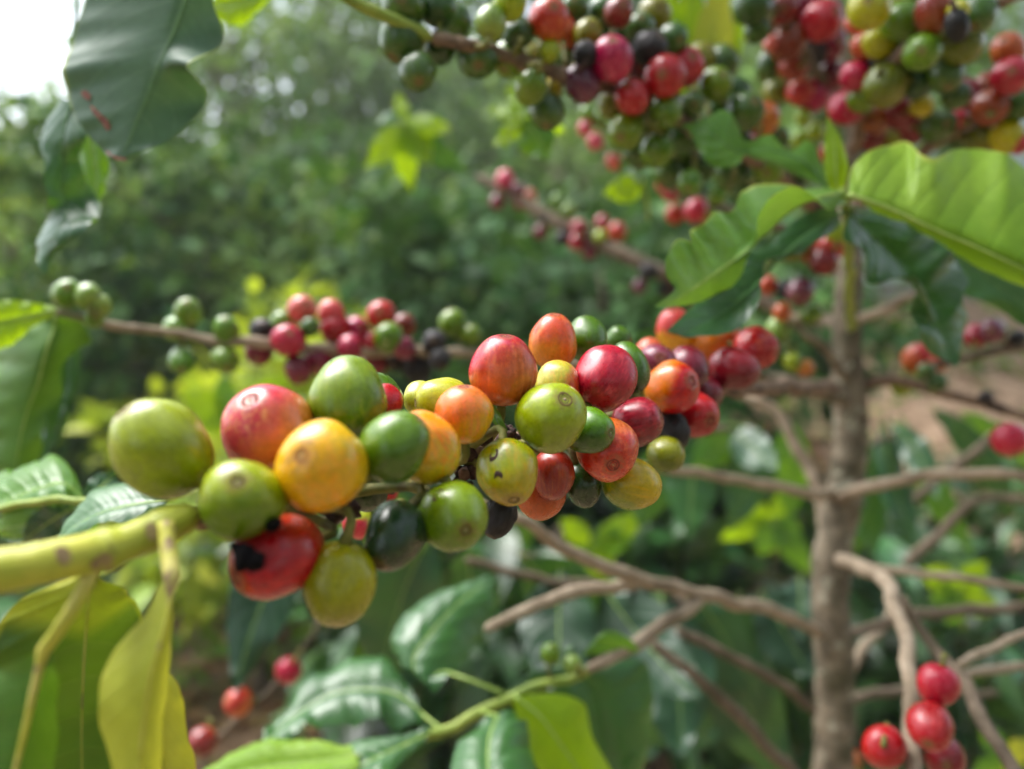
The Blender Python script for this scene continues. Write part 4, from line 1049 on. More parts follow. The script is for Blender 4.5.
ORDS = 'first second third fourth fifth sixth seventh eighth ninth tenth eleventh twelfth thirteenth fourteenth fifteenth sixteenth seventeenth eighteenth nineteenth twentieth'.split()
def cword(c):
    return 'shrivelled black' if c == 'black' else c
def name_rows(where, rows, byc):
    lab, anchor = {}, {}
    for c, same in byc.items():
        nc = cword(c)
        if len(same) == 1:
            lab[id(same[0])] = f'the only {nc} cherry {where}'
            anchor[id(same[0])] = f'the {nc} one'
            continue
        srt = sorted(same, key=lambda q: -q[2])
        sel = {}
        if srt[0][2] > srt[1][2] * 1.08:
            sel['largest'] = srt[0]
        sel['topmost'] = min((q for q in same if q not in sel.values()), key=lambda q: q[1]) if len(same) > len(sel) else None
        rest = [q for q in same if q not in sel.values()]
        if sel['topmost'] is not None and sel['topmost'] is not min(same, key=lambda q: q[1]):
            del sel['topmost']
            rest = [q for q in same if q not in sel.values()]
        if rest:
            lo = max(same, key=lambda q: q[1])
            if lo in rest:
                sel['lowest'] = lo
        for k, q in sel.items():
            if q is not None:
                lab[id(q)] = f'{k} {nc} cherry {where}'
                anchor[id(q)] = f'the {k} {nc} one'
    used = set(lab.values())
    for r in rows:
        if id(r) in lab:
            continue
        nc = cword(r[3])
        xs_ = sorted(byc[r[3]], key=lambda q: q[0])
        cand = sorted((q for q in rows if id(q) in anchor), key=lambda q: (q[0] - r[0]) ** 2 + (q[1] - r[1]) ** 2)[:3]
        done = None
        for q in cand:
            dx, dy = q[0] - r[0], q[1] - r[1]
            if math.hypot(dx, dy) > 1.3 * (q[2] + r[2]) / 2 + 6 or abs(abs(dx) - abs(dy)) < 3:
                continue
            rel = ('just above' if dy > 0 else 'just below') if abs(dy) > abs(dx) else ('beside, left of,' if dx > 0 else 'beside, right of,')
            l_ = f'{nc} cherry {where}, {rel} {anchor[id(q)]}'
            if l_ not in used and len(l_.split()) <= 16:
                done = l_
                break
        if done is None:
            i, n_ = xs_.index(r), len(xs_)
            done = f'{nc} cherry {where}, {ORDS[min(i, n_ - 1 - i)]} {nc} one from the {"left" if i <= n_ - 1 - i else "right"}'
        lab[id(r)] = done
        used.add(done)
    return lab

def cluster(where, group, path, rows, d0):
    """rows: px, py, diameter px, colour[, ratio[, depth offset]]"""
    path = [Vector(p) for p in path]
    byc = {}
    for r in rows:
        byc.setdefault(r[3], []).append(r)
    labels = name_rows(where, rows, byc)
    for r in rows:
        px, py, w, c = r[:4]
        ratio = r[4] if len(r) > 4 else random.uniform(1.0, 1.16)
        dr = (P(px, py, 1) - CAM).normalized()
        near = min(path, key=lambda p: ((p - CAM) - dr * (p - CAM).dot(dr)).length)
        d = (near - CAM).dot(FW)
        if d0:
            d = d0
        d += (r[5] if len(r) > 5 else random.uniform(-.012, .008))
        # the tip points away from the branch, a little towards open air
        pos = P(px, py, d)
        fr = view_frame(pos)
        off = pos - near
        ax, ay = off.dot(fr[0]), off.dot(fr[1])
        n = math.hypot(ax, ay) + 1e-6
        k = random.uniform(.35, .85) * w * ratio / 2
        sx, sy = px + ax / n * k + random.uniform(-.2, .2) * w, py - ay / n * k + random.uniform(-.2, .2) * w
        mt, rot, _ = cherry_matrix(px, py, d, w, ratio, (sx, sy), random.random() < .35)
        o = bpy.data.objects.new('coffee_cherry', random.choice(MESHES[c]))
        o.matrix_world = mt
        COL.objects.link(o)
        lab = labels[id(r)]
        o['label'] = lab
        o['category'] = 'coffee cherry'
        o['group'] = group
        if w >= 24 and c != 'black':
            s = bpy.data.objects.new('calyx_scar', random.choice(SM))
            COL.objects.link(s)
            s.parent = o
        add_stalk(o, mt, path, .012, M['bract'] if c == 'black' else None)

cluster('on the upper blurred branch', 'cherries on the upper blurred branch', upper_path, [
 (455, 20, 34, 'dark green', 1.0, .028), (500, 45, 34, 'dark green', 1.0, .028), (530, 60, 34, 'olive', 1.0, .028), (562, 66, 34, 'dark green', 1.0, .028), (575, 50, 34, 'maroon', 1.0, .028), (604, 78, 34, 'dark green', 1.0, .028), (620, 95, 34, 'maroon', 1.0, .028), (640, 118, 34, 'dark green', 1.0, .028), (652, 130, 34, 'olive', 1.0, .028), (675, 150, 34, 'dark green', 1.0, .028), (705, 125, 34, 'dark green', 1.0, .028), (735, 95, 34, 'dark green', 1.0, .028), (700, 60, 34, 'olive', 1.0, .028), (722, 62, 34, 'dark green', 1.0, .028), (735, 142, 34, 'dark green', 1.0, .028), (755, 150, 34, 'maroon', 1.0, .028), (714, 146, 34, 'dark green', 1.0, .028), (670, 172, 34, 'dark green', 1.0, .028), (640, 62, 34, 'maroon', 1.0, .028), (628, 36, 34, 'dark green', 1.0, .028), (655, 14, 34, 'olive', 1.0, .028), (598, 24, 34, 'dark green', 1.0, .028),
 (402, 40, 46, 'dark green', 1.05), (418, 72, 38, 'dark green', 1.08), (404, 6, 44, 'dark green'), (438, 8, 38, 'dark green'), (440, 48, 34, 'dark green', 1.1, .012), (478, 58, 42, 'dark green', 1.1, .006),
 (491, 22, 32, 'pale green', 1.15), (510, 2, 34, 'lime'), (518, 32, 32, 'dark green', 1.25), (509, 60, 36, 'green', 1.02), (549, 19, 40, 'orange', 1.12), (561, 32, 32, 'orange', 1.1, .012),
 (549, 51, 23, 'lime', 1.05), (531, 88, 31, 'green', 1.3), (549, 91, 26, 'yellow', 1.5, .01), (547, 112, 36, 'dark green', 1.05), (582, 84, 36, 'purple', 1.12), (612, 59, 43, 'crimson', 1.12, -.012),
 (650, 48, 35, 'black', 1.0), (586, 54, 26, 'black'), (632, 97, 36, 'crimson', 1.0, -.01), (665, 76, 43, 'crimson', 1.0, -.014), (684, 67, 40, 'red', 1.05, .008), (619, 12, 30, 'rusty', 1.1), (588, 34, 30, 'olive'),
 (575, 8, 28, 'dark green', 1.1, .016), (602, 10, 28, 'dark green', 1.1, .016), (640, 28, 30, 'dark green', 1.1, .012), (674, 38, 30, 'dark green', 1.0, .012), (666, 112, 32, 'green', 1.0, -.012), (692, 104, 26, 'dark green'), (716, 84, 34, 'green'),
 (722, 108, 34, 'dark green', 1.0, .01), (626, 132, 36, 'green', 1.05), (657, 151, 33, 'green', 1.05), (612, 104, 30, 'olive', 1.0, .01), (640, 152, 34, 'dark green', 1.0, .014), (684, 136, 40, 'dark green', 1.0, .012),
 (700, 168, 30, 'dark green', 1.1, .02), (730, 172, 36, 'dark green', 1.0, .02), (690, 182, 25, 'pale green', 1.2), (768, 168, 34, 'green', 1.0, .0), (745, 112, 38, 'dark green', 1.1), (764, 118, 32, 'orange', 1.25, .012), (745, 190, 34, 'dark green', 1.0, .03), (717, 196, 18, 'green', 1.2),
 (775, 140, 30, 'dark green', 1.0, .01), (798, 172, 30, 'dark green', 1.0, .01)], 0)
cluster('by the thin upper trunk', 'cherries beside the thin upper trunk', mt_path, [
 (766, 22, 34, 'dark green', 1.0, .02), (798, 26, 34, 'dark green', 1.0, .03), (770, 66, 30, 'dark green', 1.0, .03), (816, 72, 32, 'dark green', 1.0, .03), (776, 92, 28, 'olive', 1.0, .03), (824, 118, 28, 'dark green', 1.0, .03),
 (752, 6, 38, 'dark green'), (757, 30, 26, 'dark green'), (782, 8, 32, 'rusty'), (806, 4, 34, 'maroon'), (822, 20, 40, 'red', 1.05), (805, 24, 24, 'rusty', 1.1, .01), (787, 42, 36, 'rusty', 1.1), (793, 66, 30, 'rusty'), (830, 44, 34, 'maroon', 1.0, .012),
 (832, 76, 30, 'maroon'), (815, 94, 33, 'crimson'), (800, 92, 28, 'orange', 1.0, .01), (812, 50, 34, 'black', 1.0, .012), (771, 44, 16, 'pink'), (838, 104, 24, 'maroon', 1.0, .01), (803, 118, 16, 'lime'), (815, 132, 18, 'lime'), (800, 140, 18, 'lime', 1.0, .01), (828, 152, 18, 'orange')], 0)
cluster('on the laden top corner branch', 'cherries on the laden top corner branch', rt_path, [
 (866, 66, 32, 'dark green', 1.0, .02), (902, 72, 32, 'maroon', 1.0, .02), (944, 58, 34, 'dark green', 1.0, .02), (924, 30, 32, 'olive', 1.0, .02), (872, 136, 30, 'maroon', 1.0, .03), (894, 140, 30, 'olive', 1.0, .03), (956, 96, 28, 'dark green', 1.0, .02),
 (869, 8, 42, 'yellow', 1.05, -.01), (900, 21, 40, 'green', 1.1), (878, 42, 31, 'yellow', 1.1), (864, 46, 28, 'orange', 1.0, .008), (855, 24, 20, 'pink', 1.1, .02), (934, 12, 36, 'rusty', 1.15, -.01), (922, 52, 37, 'green', 1.0, -.014), (962, 44, 42, 'olive'), (976, 14, 40, 'dark green'),
 (957, 26, 24, 'black', 1.4, -.016), (958, 10, 22, 'yellow', .8, -.014), (886, 86, 42, 'olive', 1.1, -.01), (862, 98, 29, 'green', 1.05, -.012), (918, 82, 34, 'dark green', 1.0, .008), (946, 76, 34, 'dark green'), (884, 62, 36, 'black', 1.0, .008), (855, 76, 30, 'red', 1.05), (846, 108, 34, 'red', 1.1),
 (878, 118, 32, 'rusty', 1.0, .01), (902, 112, 36, 'rusty', 1.1, .01), (922, 106, 23, 'yellow', 1.1), (915, 128, 30, 'maroon', 1.0, .02), (938, 126, 34, 'dark green', 1.1, .01), (905, 52, 36, 'dark green', 1.0, .012), (940, 38, 34, 'dark green', 1.0, .014), (905, 2, 40, 'olive', 1.0, .014)], 0)
cluster('over the pale wall', 'cherries over the pale wall', rf_path, [
 (1008, 50, 33, 'orange', 1.1), (1011, 76, 38, 'crimson', 1.02, -.012), (990, 107, 36, 'rusty', 1.05, -.008), (966, 95, 32, 'maroon', 1.1), (956, 117, 20, 'pink', 1.1), (1018, 104, 34, 'dark green'), (1008, 137, 32, 'yellow', 1.1), (1018, 142, 24, 'red'), (984, 140, 34, 'olive'), (964, 134, 32, 'dark green', 1.0, .01), (985, 84, 20, 'rusty', 1.3, .01), (996, 128, 32, 'black', 1.0, .012)], 0)
cluster('under the leaf whorl', 'cherries under the leaf whorl', [P(846, 250, .40), P(820, 262, .40), P(800, 290, .41), P(785, 320, .41)], [
 (815, 250, 30, 'red'), (832, 246, 28, 'red'), (824, 262, 28, 'maroon'), (792, 247, 30, 'olive'), (836, 232, 22, 'lime'), (800, 292, 28, 'purple'), (786, 290, 20, 'black'), (812, 314, 20, 'green'), (778, 330, 26, 'pale green'), (770, 352, 24, 'dark green'), (792, 362, 18, 'lime'), (806, 368, 17, 'orange'), (768, 285, 20, 'orange'), (782, 312, 18, 'orange')], 0)
cluster('on the dark side branch', 'cherries on the dark side branch', [P(900, 382, .45), P(930, 388, .44), P(975, 402, .43), P(1010, 414, .42)], [
 (919, 358, 30, 'orange', 1.1), (936, 362, 24, 'orange', 1.2, .01), (902, 385, 22, 'lime'), (926, 371, 18, 'dark green', 1.0, -.016), (937, 382, 20, 'dark green', 1.0, -.016), (986, 398, 14, 'black'), (1010, 440, 34, 'red', 1.0, -.06)], 0)
cluster('under the dark leaf tips', 'cherries under the dark leaf tips', [P(1010, 346, .42), P(985, 352, .43), P(1040, 344, .42)], [
 (976, 335, 23, 'crimson', 1.3), (992, 331, 26, 'purple', 1.2), (1018, 338, 16, 'black')], 0)
branch('branch', [(1050, 346, .42, 9), (1010, 348, .42, 9), (975, 356, .43, 8), (930, 366, .44, 7)], M['bark_dull'], tree, n=40, seed=90)
cluster('on the bare drooping twig', 'cherries on the bare drooping twig', paths[9], [
 (938, 685, 40, 'red', 1.05, 0), (930, 726, 43, 'crimson', 1.18, -.008), (884, 747, 42, 'red', 1.08, 0), (944, 757, 40, 'maroon', 1.08, .004)], .270)
cluster('on the low far side of the trunk', 'single far cherries', [P(860, 770, .47), P(846, 740, .47)], [(850, 758, 19, 'orange')], 0)
cluster('on the thin middle branch behind', 'cherries on the thin branch behind', lm_path, [
 (68, 294, 30, 'pale green', 1.1), (88, 296, 26, 'pale green'), (99, 305, 24, 'pale green'), (94, 318, 20, 'pale green', 1.1), (188, 312, 28, 'pale green'), (175, 328, 24, 'pale green'), (182, 361, 26, 'pale green', 1.25), (226, 329, 27, 'pale green'), (225, 360, 28, 'pale green'),
 (262, 330, 24, 'black'), (259, 352, 27, 'maroon', 1.0), (302, 309, 28, 'pink'), (331, 313, 26, 'pink', 1.1), (310, 327, 20, 'dark green'), (288, 340, 33, 'red', 1.0, -.01), (336, 328, 31, 'crimson'), (283, 323, 26, 'pale green', 1.0, .01), (298, 370, 28, 'maroon', 1.15),
 (318, 360, 30, 'maroon'), (356, 330, 28, 'crimson', 1.1), (381, 315, 30, 'red'), (404, 326, 24, 'rusty', 1.1, .01), (350, 347, 26, 'crimson'), (371, 344, 24, 'red'), (389, 337, 31, 'green', 1.1, -.01), (330, 366, 28, 'maroon', 1.0, .01), (374, 362, 28, 'maroon', 1.0, .01), (396, 360, 24, 'black', 1.0, .008),
 (434, 342, 25, 'black'), (440, 359, 22, 'black'), (418, 370, 29, 'black'), (453, 323, 29, 'green'), (471, 335, 22, 'green'), (404, 348, 24, 'maroon')], 0)
cluster('on the farthest thin branch', 'cherries on the farthest thin branch', fb_path, [
 (548, 220, 16, 'black'), (562, 238, 16, 'black'), (590, 252, 16, 'maroon'), (628, 258, 17, 'black'), (648, 272, 18, 'black'), (640, 286, 16, 'purple'), (668, 288, 19, 'black'), (692, 296, 18, 'maroon'), (518, 190, 15, 'purple'),
 (505, 179, 18, 'pink'), (497, 202, 15, 'maroon'), (529, 197, 15, 'orange'), (557, 200, 13, 'pale green'), (568, 212, 17, 'green'), (579, 228, 17, 'crimson'), (577, 242, 17, 'crimson'), (602, 223, 15, 'crimson'), (617, 232, 19, 'orange'), (601, 237, 15, 'lime'), (541, 232, 15, 'maroon'), (520, 204, 12, 'maroon')], 0)
cluster('in the small hidden bunch', 'cherries in the small bunch', rd_path, [
 (667, 172, 15, 'red'), (664, 185, 16, 'pink'), (672, 191, 21, 'red', 1.1), (680, 181, 14, 'pink'), (675, 214, 20, 'red'), (696, 211, 24, 'red', 1.05, -.015), (708, 216, 18, 'pale green'), (585, 128, 16, 'pink'), (595, 141, 17, 'pink'), (614, 161, 17, 'pink'), (588, 113, 16, 'pale green', 1.2), (600, 120, 16, 'pale green', 1.3)], 0)
cluster('over the brown ground in the lower gap', 'cherries over the brown ground', [P(300, 650, .45), P(255, 700, .44), P(210, 720, .44), P(190, 790, .45)], [
 (288, 671, 26, 'red', 1.1), (238, 702, 28, 'orange', 1.0), (202, 742, 29, 'rusty', 1.05)], 0)
lowtwig = thing('coffee_twig', 'thin dark twig carrying three loose cherries over brown ground', 'twig', P(250, 720, .45))
branch('stem', [(330, 600, .48, 5), (300, 655, .455, 6), (262, 700, .445, 8), (225, 730, .445, 7), (190, 790, .45, 7)], M['bark_dull'], lowtwig, n=40, rough=.3, node=.5, seed=95)
cluster('on the low green shoot', 'tiny fruits on the low green shoot', low_path, [
 (551, 654, 20, 'green', 1.25, -.004), (572, 664, 19, 'pale green', 1.05, -.004), (570, 652, 11, 'dark green', 1.0, .0)], 0)

# ------------------------------------------------------------------ ground, slopes
def gz(x, y):
    z = 0.04 * noise.noise(Vector((x * .8, y * .8, 0))) + 0.015 * noise.noise(Vector((x * 4, y * 4, 3)))
    # bank of bare soil on the right, wooded slope beyond
    bx = min(1, max(0, (x - 0.3) / 1.2)); by = min(1, max(0, (y - 2.0) / 3.2))
    bx, by = bx * bx * (3 - 2 * bx), by * by * (3 - 2 * by)
    z += 1.15 * bx * by
    far = max(0, y - 9)
    z += far * (0.22 + 0.26 / (1 + math.exp(-(x + 1.0 + far * .2) * .5))) * min(1, far / 6)
    return z
def grid(name, xs, ys, mat):
    verts = [(x, y, gz(x, y)) for y in ys for x in xs]
    nx = len(xs)
    faces = [(j * nx + i, j * nx + i + 1, (j + 1) * nx + i + 1, (j + 1) * nx + i) for j in range(len(ys) - 1) for i in range(nx - 1)]
    return mesh_obj(name, verts, faces, mat)
xs = [s * (abs(t) ** 2.2) * 40 for t in np.linspace(-1, 1, 161) for s in [1 if t >= 0 else -1]]
ys = list(np.linspace(-4, 8, 90)) + list(8 + (np.linspace(0.02, 1, 60) ** 2) * 28)
ground = grid('ground', xs, ys, M['ground'])
ground['kind'] = 'structure'
ground['label'] = 'brown leaf littered soil rising to a wooded slope'

# ------------------------------------------------------------------ foliage in bulk
def leaf_template(L, W, nu, nv, droop, fold):
    vs, uv, fs = [], [], []
    w = 2 * nv + 1
    for i in range(nu + 1):
        u = i / nu
        hw = W * (math.sin(math.pi * min(1, u ** .8)) ** .9 if 0 < u < 1 else 0.02)
        for j in range(w):
            v = j / nv - 1
            vs.append((v * hw, u * L, -droop * L * u * u + fold * abs(v) * hw + .06 * L * math.sin(u * 14 + (2 if v > 0 else 0)) * abs(v) * .4))
            uv.append((u, j / (w - 1)))
    for i in range(nu):
        for j in range(w - 1):
            a = i * w + j
            fs.append((a, a + 1, a + w + 1, a + w))
    return np.array(vs), np.array(uv), np.array(fs)

def foliage_mesh(name, pos, dirs, scale, mat, tmpl, parent=None, local=False):
    vs, uv, fs = tmpl
    n = len(pos)
    y = dirs / np.linalg.norm(dirs, axis=1, keepdims=True)
    upv = np.tile(np.array([[0, 0, 1.0]]), (n, 1)) + rng.normal(0, .45, (n, 3))
    x = np.cross(y, upv); x /= np.linalg.norm(x, axis=1, keepdims=True) + 1e-9
    z = np.cross(x, y)
    R = np.stack([x, y, z], axis=2)
    V = np.einsum('nij,kj->nki', R, vs) * scale[:, None, None] + pos[:, None, :]
    k = len(vs)
    Fa = (fs[None] + (np.arange(n) * k)[:, None, None]).reshape(-1, 4)
    me = bpy.data.meshes.new(name)
    me.vertices.add(n * k)
    me.vertices.foreach_set('co', V.astype(np.float32).ravel())
    nf = len(Fa)
    me.loops.add(nf * 4)
    me.loops.foreach_set('vertex_index', Fa.astype(np.int32).ravel())
    me.polygons.add(nf)
    me.polygons.foreach_set('loop_start', (np.arange(nf) * 4).astype(np.int32))
    me.polygons.foreach_set('use_smooth', [True] * nf)
    ul = me.uv_layers.new(name='UVMap')
    UV = np.tile(uv[None], (n, 1, 1)).reshape(-1, 2)
    ul.data.foreach_set('uv', UV[Fa.ravel()].astype(np.float32).ravel())
    me.materials.append(mat)
    me.update(calc_edges=True)
    me.validate()
    o = bpy.data.objects.new(name, me)
    COL.objects.link(o)
    if parent is not None:
        o.parent = parent
        if not local:
            o.matrix_parent_inverse = parent.matrix_basis.inverted()
    return o

T_NEAR = leaf_template(1, .21, 6, 2, .35, .25)
T_FAR = leaf_template(1, .24, 3, 1, .35, .3)

def crown_points(n, rx, ry, rz, nclump, spread):
    c = rng.normal(0, 1, (nclump, 3)); c /= np.linalg.norm(c, axis=1, keepdims=True)
    c *= (rng.random((nclump, 1)) ** .38)
    c *= np.array([[rx, ry, rz]])
    idx = rng.integers(0, nclump, n)
    p = c[idx] + rng.normal(0, spread, (n, 3)) * np.array([[1, 1, .7]])
    out = p / np.array([[rx, ry, rz]])
    dirs = out * 1.0 + rng.normal(0, .7, (n, 3)) + np.array([[0, 0, -.25]])
    return p, dirs, c

def shrub(name, label, cat, x, y, h, rx, rz, n, leaf, mat, group, tmpl=T_FAR, nclump=26, zc=None, trunk_r=.03, mat_t='bark_dull'):
    z0 = gz(x, y)
    t = thing(name, label, cat, (x, y, z0), group)
    zc = h - rz if zc is None else zc
    p, dr, cl = crown_points(n, rx, rx, rz, nclump, rx * .17)
    p = p + np.array([[0, 0, zc]])
    foliage_mesh('crown', p, dr, leaf * rng.uniform(.6, 1.25, n), M[mat], tmpl, t, local=True)
    vts, fcs = [], []
    def addt(a, b, r0, r1):
        pts = catmull([a, [(a[i] + b[i]) / 2 + random.uniform(-.06, .06) * h for i in range(3)], b], 9)
        v, f = tube_data(pts, list(np.linspace(r0, r1, 9)), 8, rough=.15, seed=random.random() * 9)
        b0 = len(vts)
        vts.extend(v); fcs.extend([tuple(q + b0 for q in ff) for ff in f])
    addt((0, 0, -.05), (0, 0, zc + rz * .5), trunk_r, trunk_r * .3)
    for q in range(min(14, nclump)):
        c = cl[q]
        hz = max(.1 * h, zc + c[2] - .35 * rx)
        addt((0, 0, min(hz, zc + rz * .45)), (c[0], c[1], zc + c[2]), trunk_r * .45, trunk_r * .12)
    mesh_obj('trunk', vts, fcs, M[mat_t], t, local=True)
    return t

def at(px, d):
    """ground x for a pixel column at a distance"""
    return (px - CX) / F_PX * d

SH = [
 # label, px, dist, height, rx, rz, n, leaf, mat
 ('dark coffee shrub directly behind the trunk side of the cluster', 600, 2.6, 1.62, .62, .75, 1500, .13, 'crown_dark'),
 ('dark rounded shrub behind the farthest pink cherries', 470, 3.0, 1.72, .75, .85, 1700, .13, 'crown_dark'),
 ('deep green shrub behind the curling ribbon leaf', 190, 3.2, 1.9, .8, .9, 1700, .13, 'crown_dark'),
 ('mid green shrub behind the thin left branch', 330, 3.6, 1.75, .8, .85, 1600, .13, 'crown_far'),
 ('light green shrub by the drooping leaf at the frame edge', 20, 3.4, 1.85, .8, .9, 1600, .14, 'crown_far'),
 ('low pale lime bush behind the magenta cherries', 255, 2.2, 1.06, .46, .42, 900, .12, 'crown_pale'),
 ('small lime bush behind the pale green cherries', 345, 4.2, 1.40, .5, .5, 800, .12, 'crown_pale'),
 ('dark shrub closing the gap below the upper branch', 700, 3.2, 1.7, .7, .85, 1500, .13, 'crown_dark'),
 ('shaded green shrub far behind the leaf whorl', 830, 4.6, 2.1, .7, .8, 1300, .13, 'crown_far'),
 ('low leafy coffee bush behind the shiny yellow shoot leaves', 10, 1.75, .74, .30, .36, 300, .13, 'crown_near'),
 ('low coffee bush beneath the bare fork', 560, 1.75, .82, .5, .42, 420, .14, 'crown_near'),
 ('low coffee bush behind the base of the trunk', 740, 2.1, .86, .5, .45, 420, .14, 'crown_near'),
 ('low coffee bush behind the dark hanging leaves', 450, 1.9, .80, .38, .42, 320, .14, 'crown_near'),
 ('rounded leafy bush on the sandy bank behind the bare right branches', 945, 2.2, .74, .38, .34, 420, .10, 'crown_near'),
 ('bush at the frame edge below the sandy bank', 1075, 2.3, .74, .36, .33, 360, .10, 'crown_near'),
 ('knee high bush near the drooping twig of red cherries', 985, 1.9, .52, .35, .26, 240, .12, 'crown_near'),
]
for lab, px, d, h, rx, rz, n, lf, mt_ in SH:
    near = mt_ == 'crown_near'
    if not near:
        n, lf = int(n * 2.1), lf * .72
    shrub('coffee_shrub', lab, 'shrub', at(px, d), d, h, rx, rz, n, lf, mt_, 'shrubs behind the coffee tree', T_NEAR if near else T_FAR, nclump=16 if near else 28, trunk_r=.02)
TR = [
 ('tall pale green tree rising beside the white sky', 235, 8.5, 5.2, 1.7, 2.1, 2600, .20, 'crown_far'),
 ('hazy green tree straight behind the upper green cherries', 420, 9.5, 6.0, 1.9, 2.5, 2800, .20, 'crown_far'),
 ('lower bushy tree under the white sky corner', 60, 9.0, 3.35, 1.8, 1.4, 2200, .20, 'crown_far'),
 ('yellowish tree at the frame edge below the sky', -60, 8.0, 3.0, 1.5, 1.3, 1800, .20, 'crown_pale'),
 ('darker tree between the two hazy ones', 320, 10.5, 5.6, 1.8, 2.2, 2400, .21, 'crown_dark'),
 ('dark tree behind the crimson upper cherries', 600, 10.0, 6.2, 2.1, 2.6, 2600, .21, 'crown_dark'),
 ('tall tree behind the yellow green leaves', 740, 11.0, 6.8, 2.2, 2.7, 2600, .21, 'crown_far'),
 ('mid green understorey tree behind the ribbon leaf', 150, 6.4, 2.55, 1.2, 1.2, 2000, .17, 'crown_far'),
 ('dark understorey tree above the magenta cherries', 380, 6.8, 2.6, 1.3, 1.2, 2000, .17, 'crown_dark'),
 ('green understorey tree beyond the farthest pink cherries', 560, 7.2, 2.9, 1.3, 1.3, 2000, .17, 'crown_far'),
]
for lab, px, d, h, rx, rz, n, lf, mt_ in TR:
    shrub('tree', lab, 'tree', at(px, d), d, h, rx, rz, n, lf, mt_, 'trees closing the background', T_FAR, nclump=44, trunk_r=.09)

for lab, x, y, h, rx, rz in [('unseen tree added behind the viewpoint to block front light', .4, -3.6, 5.4, 2.4, 2.4), ('unseen tree added to the side behind the viewpoint to block light', 4.2, -1.6, 5.6, 2.2, 2.5), ('unseen tree added beyond the frame to block light on the open side', -4.6, -2.4, 4.6, 1.9, 2.0)]:
    shrub('tree', lab, 'tree', x, y, h, rx, rz, 2600, .24, 'crown_far', 'unseen trees added to block light', T_FAR, nclump=44, trunk_r=.1)  # unseen trees put in to cut the light from the camera side

# the coffee tree's own crown, out of view, placed to shade what hangs below
p, dr, cl = crown_points(230, .36, .36, .30, 14, .09)
p2, dr2, _ = crown_points(120, .26, .20, .18, 10, .07)
p = np.concatenate([p + np.array([[.40, .72, 1.98]]), p2 + np.array([[.27, .50, 1.72]])])
dr = np.concatenate([dr, dr2])
foliage_mesh('crown', p, dr, .14 * rng.uniform(.7, 1.2, len(p)), M['crown_near'], T_NEAR, tree)

# pale boarded wall in the top corner
M['wall'] = plain_mat('weathered_pale_boards', S(158, 176, 166), S(178, 192, 184), 3, .7)
wl = thing('shed_wall', 'pale grey green boarded wall blurred behind the top corner cherries', 'wall', (2.7, 5.2, gz(2.7, 5.2)))
vs, fs = [], []
z0 = gz(2.7, 5.2) + .12
for k in range(16):
    a, b = z0 + k * .16, z0 + k * .16 + .152
    x0, x1, yy = 1.85, 5.4, 5.2
    q = len(vs)
    off = random.uniform(0, .01)
    vs += [(x0, yy - .02 - off, a), (x1, yy + .5 - .02 - off, a), (x1, yy + .5 - .0 - off, b), (x0, yy - off, b), (x0, yy + .05, a), (x1, yy + .55, a), (x1, yy + .55, b), (x0, yy + .05, b)]
    fs += [(q, q + 1, q + 2, q + 3), (q + 4, q + 7, q + 6, q + 5), (q, q + 4, q + 5, q + 1), (q + 3, q + 2, q + 6, q + 7), (q, q + 3, q + 7, q + 4), (q + 1, q + 5, q + 6, q + 2)]
mesh_obj('boards', vs, fs, M['wall'], wl, smooth=False)
M['found'] = plain_mat('concrete_footing', S(140, 134, 124), S(160, 154, 144), 6, .9)
x0, x1, yy, a, b = 1.85, 5.4, 5.21, gz(2.7, 5.2) - .6, z0 - .005
vs = [(x0, yy, a), (x1, yy + .5, a), (x1, yy + .5, b), (x0, yy, b), (x0, yy + .06, a), (x1, yy + .56, a), (x1, yy + .56, b), (x0, yy + .06, b)]
mesh_obj('footing', vs, [(0, 1, 2, 3), (4, 7, 6, 5), (0, 4, 5, 1), (3, 2, 6, 7), (0, 3, 7, 4), (1, 5, 6, 2)], M['found'], wl, smooth=False)

# weeds and dead leaves on the soil
def scatter(n, x0, x1, y0, y1, dens):
    out = []
    while len(out) < n:
        x, y = random.uniform(x0, x1), random.uniform(y0, y1)
        if noise.noise(Vector((x * 1.3, y * 1.3, dens))) + random.uniform(-.25, .25) > 0.02:
            out.append((x, y, gz(x, y)))
    return np.array(out)
p = scatter(5200, -4, 5, .7, 8, 4.0)
dr = rng.normal(0, .6, p.shape) + np.array([[0, 0, .7]])
w = foliage_mesh('ground_weeds', p, dr, rng.uniform(.05, .14, len(p)), M['grass'], T_FAR)
w['kind'] = 'stuff'; w['label'] = 'patchy green weeds on the brown soil'
p = scatter(5200, -3, 5, .6, 6, 9.0) + np.array([[0, 0, .012]])
dr = rng.normal(0, 1, p.shape) * np.array([[1, 1, .12]])
w = foliage_mesh('dead_leaf_litter', p, dr, rng.uniform(.04, .10, len(p)), M['litter'], T_FAR)
w['kind'] = 'stuff'; w['label'] = 'dry brown fallen leaves on the soil'
# bushes on the far slope, read as one mass
p = []
while len(p) < 9000:
    x, y = random.uniform(-26, 26), random.uniform(12, 33)
    c = noise.noise(Vector((x * .35, y * .35, 1.0)))
    p.append((x, y, gz(x, y) + random.random() ** 1.6 * (1.6 + 1.6 * c)))
p = np.array(p)
w = foliage_mesh('slope_undergrowth', p, rng.normal(0, .8, p.shape) + np.array([[0, -.3, -.1]]), rng.uniform(.3, .6, len(p)), M['crown_far'], T_FAR)
w['kind'] = 'stuff'; w['label'] = 'far green undergrowth covering the slope'

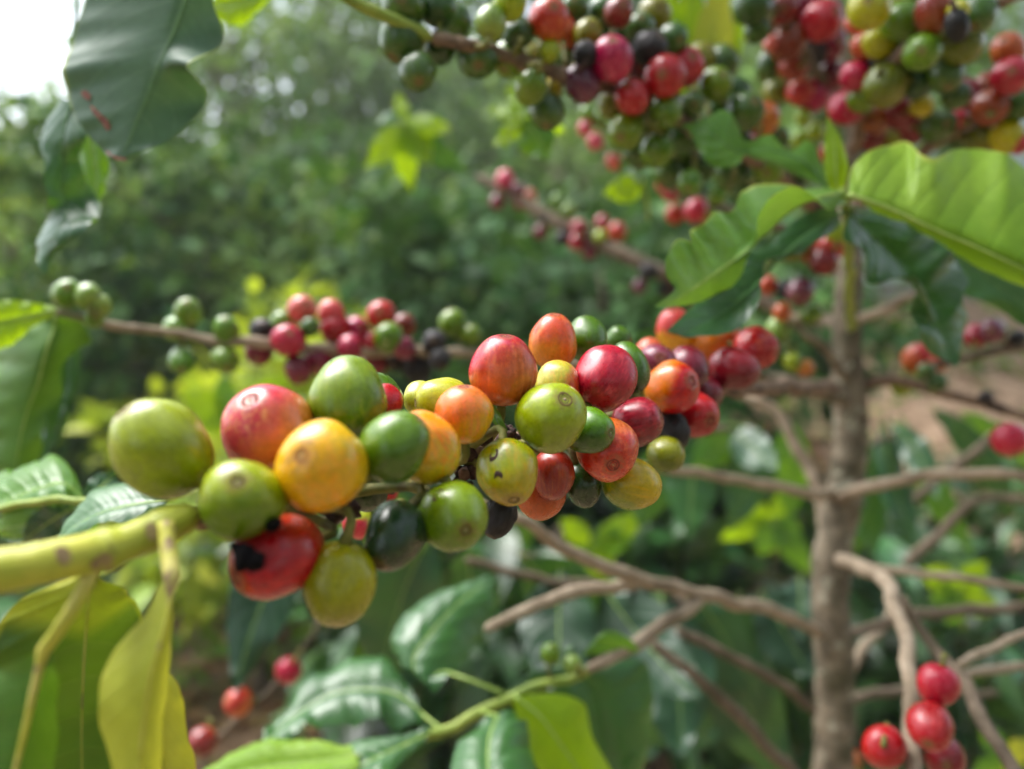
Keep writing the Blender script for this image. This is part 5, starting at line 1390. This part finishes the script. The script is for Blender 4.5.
# ------------------------------------------------------------------ light
SUN_EL, SUN_AZ = math.radians(62), math.radians(-60)     # azimuth measured from +Y (view direction) towards +X
world = bpy.data.worlds.new('World')
scene.world = world
world.use_nodes = True
wt = NT(world.node_tree)
world.node_tree.nodes.clear()
sky = wt.n('ShaderNodeTexSky', sky_type='NISHITA')
sky.sun_disc = False
sky.sun_elevation = SUN_EL
sky.sun_rotation = SUN_AZ
sky.air_density, sky.dust_density, sky.ozone_density = 1.0, 3.0, 1.0
bw = wt.n('ShaderNodeRGBToBW')
wt.link(sky.outputs[0], bw.inputs[0])
white = wt.mix(0.62, sky.outputs[0], bw.outputs[0])      # thin cloud: the blue mostly washed out
bg = wt.n('ShaderNodeBackground')
wt.link(white, bg.inputs['Color'])
bg.inputs['Strength'].default_value = 0.15
wo = wt.n('ShaderNodeOutputWorld')
wt.link(bg.outputs[0], wo.inputs[0])
sun = bpy.data.lights.new('sun', 'SUN')
sun.energy = 1.6
sun.angle = math.radians(42)
sun.color = (1.0, .99, .975)
so = bpy.data.objects.new('sun', sun)
sdir = Vector((math.sin(SUN_AZ) * math.cos(SUN_EL), math.cos(SUN_AZ) * math.cos(SUN_EL), math.sin(SUN_EL)))
so.rotation_euler = sdir.to_track_quat('Z', 'Y').to_euler()
so.location = (0, 0, 5)
COL.objects.link(so)

# ------------------------------------------------------------------ lens flare, imitated by an added pale volume
hz, nt_ = new_mat('flare_veil')
t_ = NT(nt_)
pv = t_.n('ShaderNodeVolumePrincipled')
pv.inputs['Color'].default_value = (.9, .95, .95, 1)
pv.inputs['Density'].default_value = VEIL
pv.inputs['Anisotropy'].default_value = .3
ho = t_.n('ShaderNodeOutputMaterial')
t_.link(pv.outputs[0], ho.inputs['Volume'])
if VEIL > 0:
    v = [(x, y, z) for z in (-1.2, 16.0) for y in (-8.0, 37.0) for x in (-41.0, 41.0)]
    hb = mesh_obj('veil', v, [(0, 2, 3, 1), (4, 5, 7, 6), (0, 1, 5, 4), (2, 6, 7, 3), (0, 4, 6, 2), (1, 3, 7, 5)], hz, smooth=False)
    hb['kind'] = 'stuff'
    hb['label'] = 'thin pale haze added to imitate lens flare'

# ------------------------------------------------------------------ camera
cd = bpy.data.cameras.new('camera')
cd.sensor_width = 36
cd.lens = F_PX / 1024 * 36
cd.clip_start, cd.clip_end = .005, 600
cd.dof.use_dof = True
cd.dof.focus_distance = .158
cd.dof.aperture_fstop = cd.lens / 3.4
co = bpy.data.objects.new('camera', cd)
co.location = CAM
co.rotation_euler = (math.pi / 2 - PITCH, 0, 0)
COL.objects.link(co)
scene.camera = co
scene.view_settings.view_transform = 'Standard'
scene.view_settings.look = 'None'
scene.view_settings.exposure = 1.95
scene.view_settings.gamma = 1
scene.cycles.max_bounces = 8
scene.cycles.transmission_bounces = 4
scene.cycles.diffuse_bounces = 4
scene.cycles.use_denoising = True
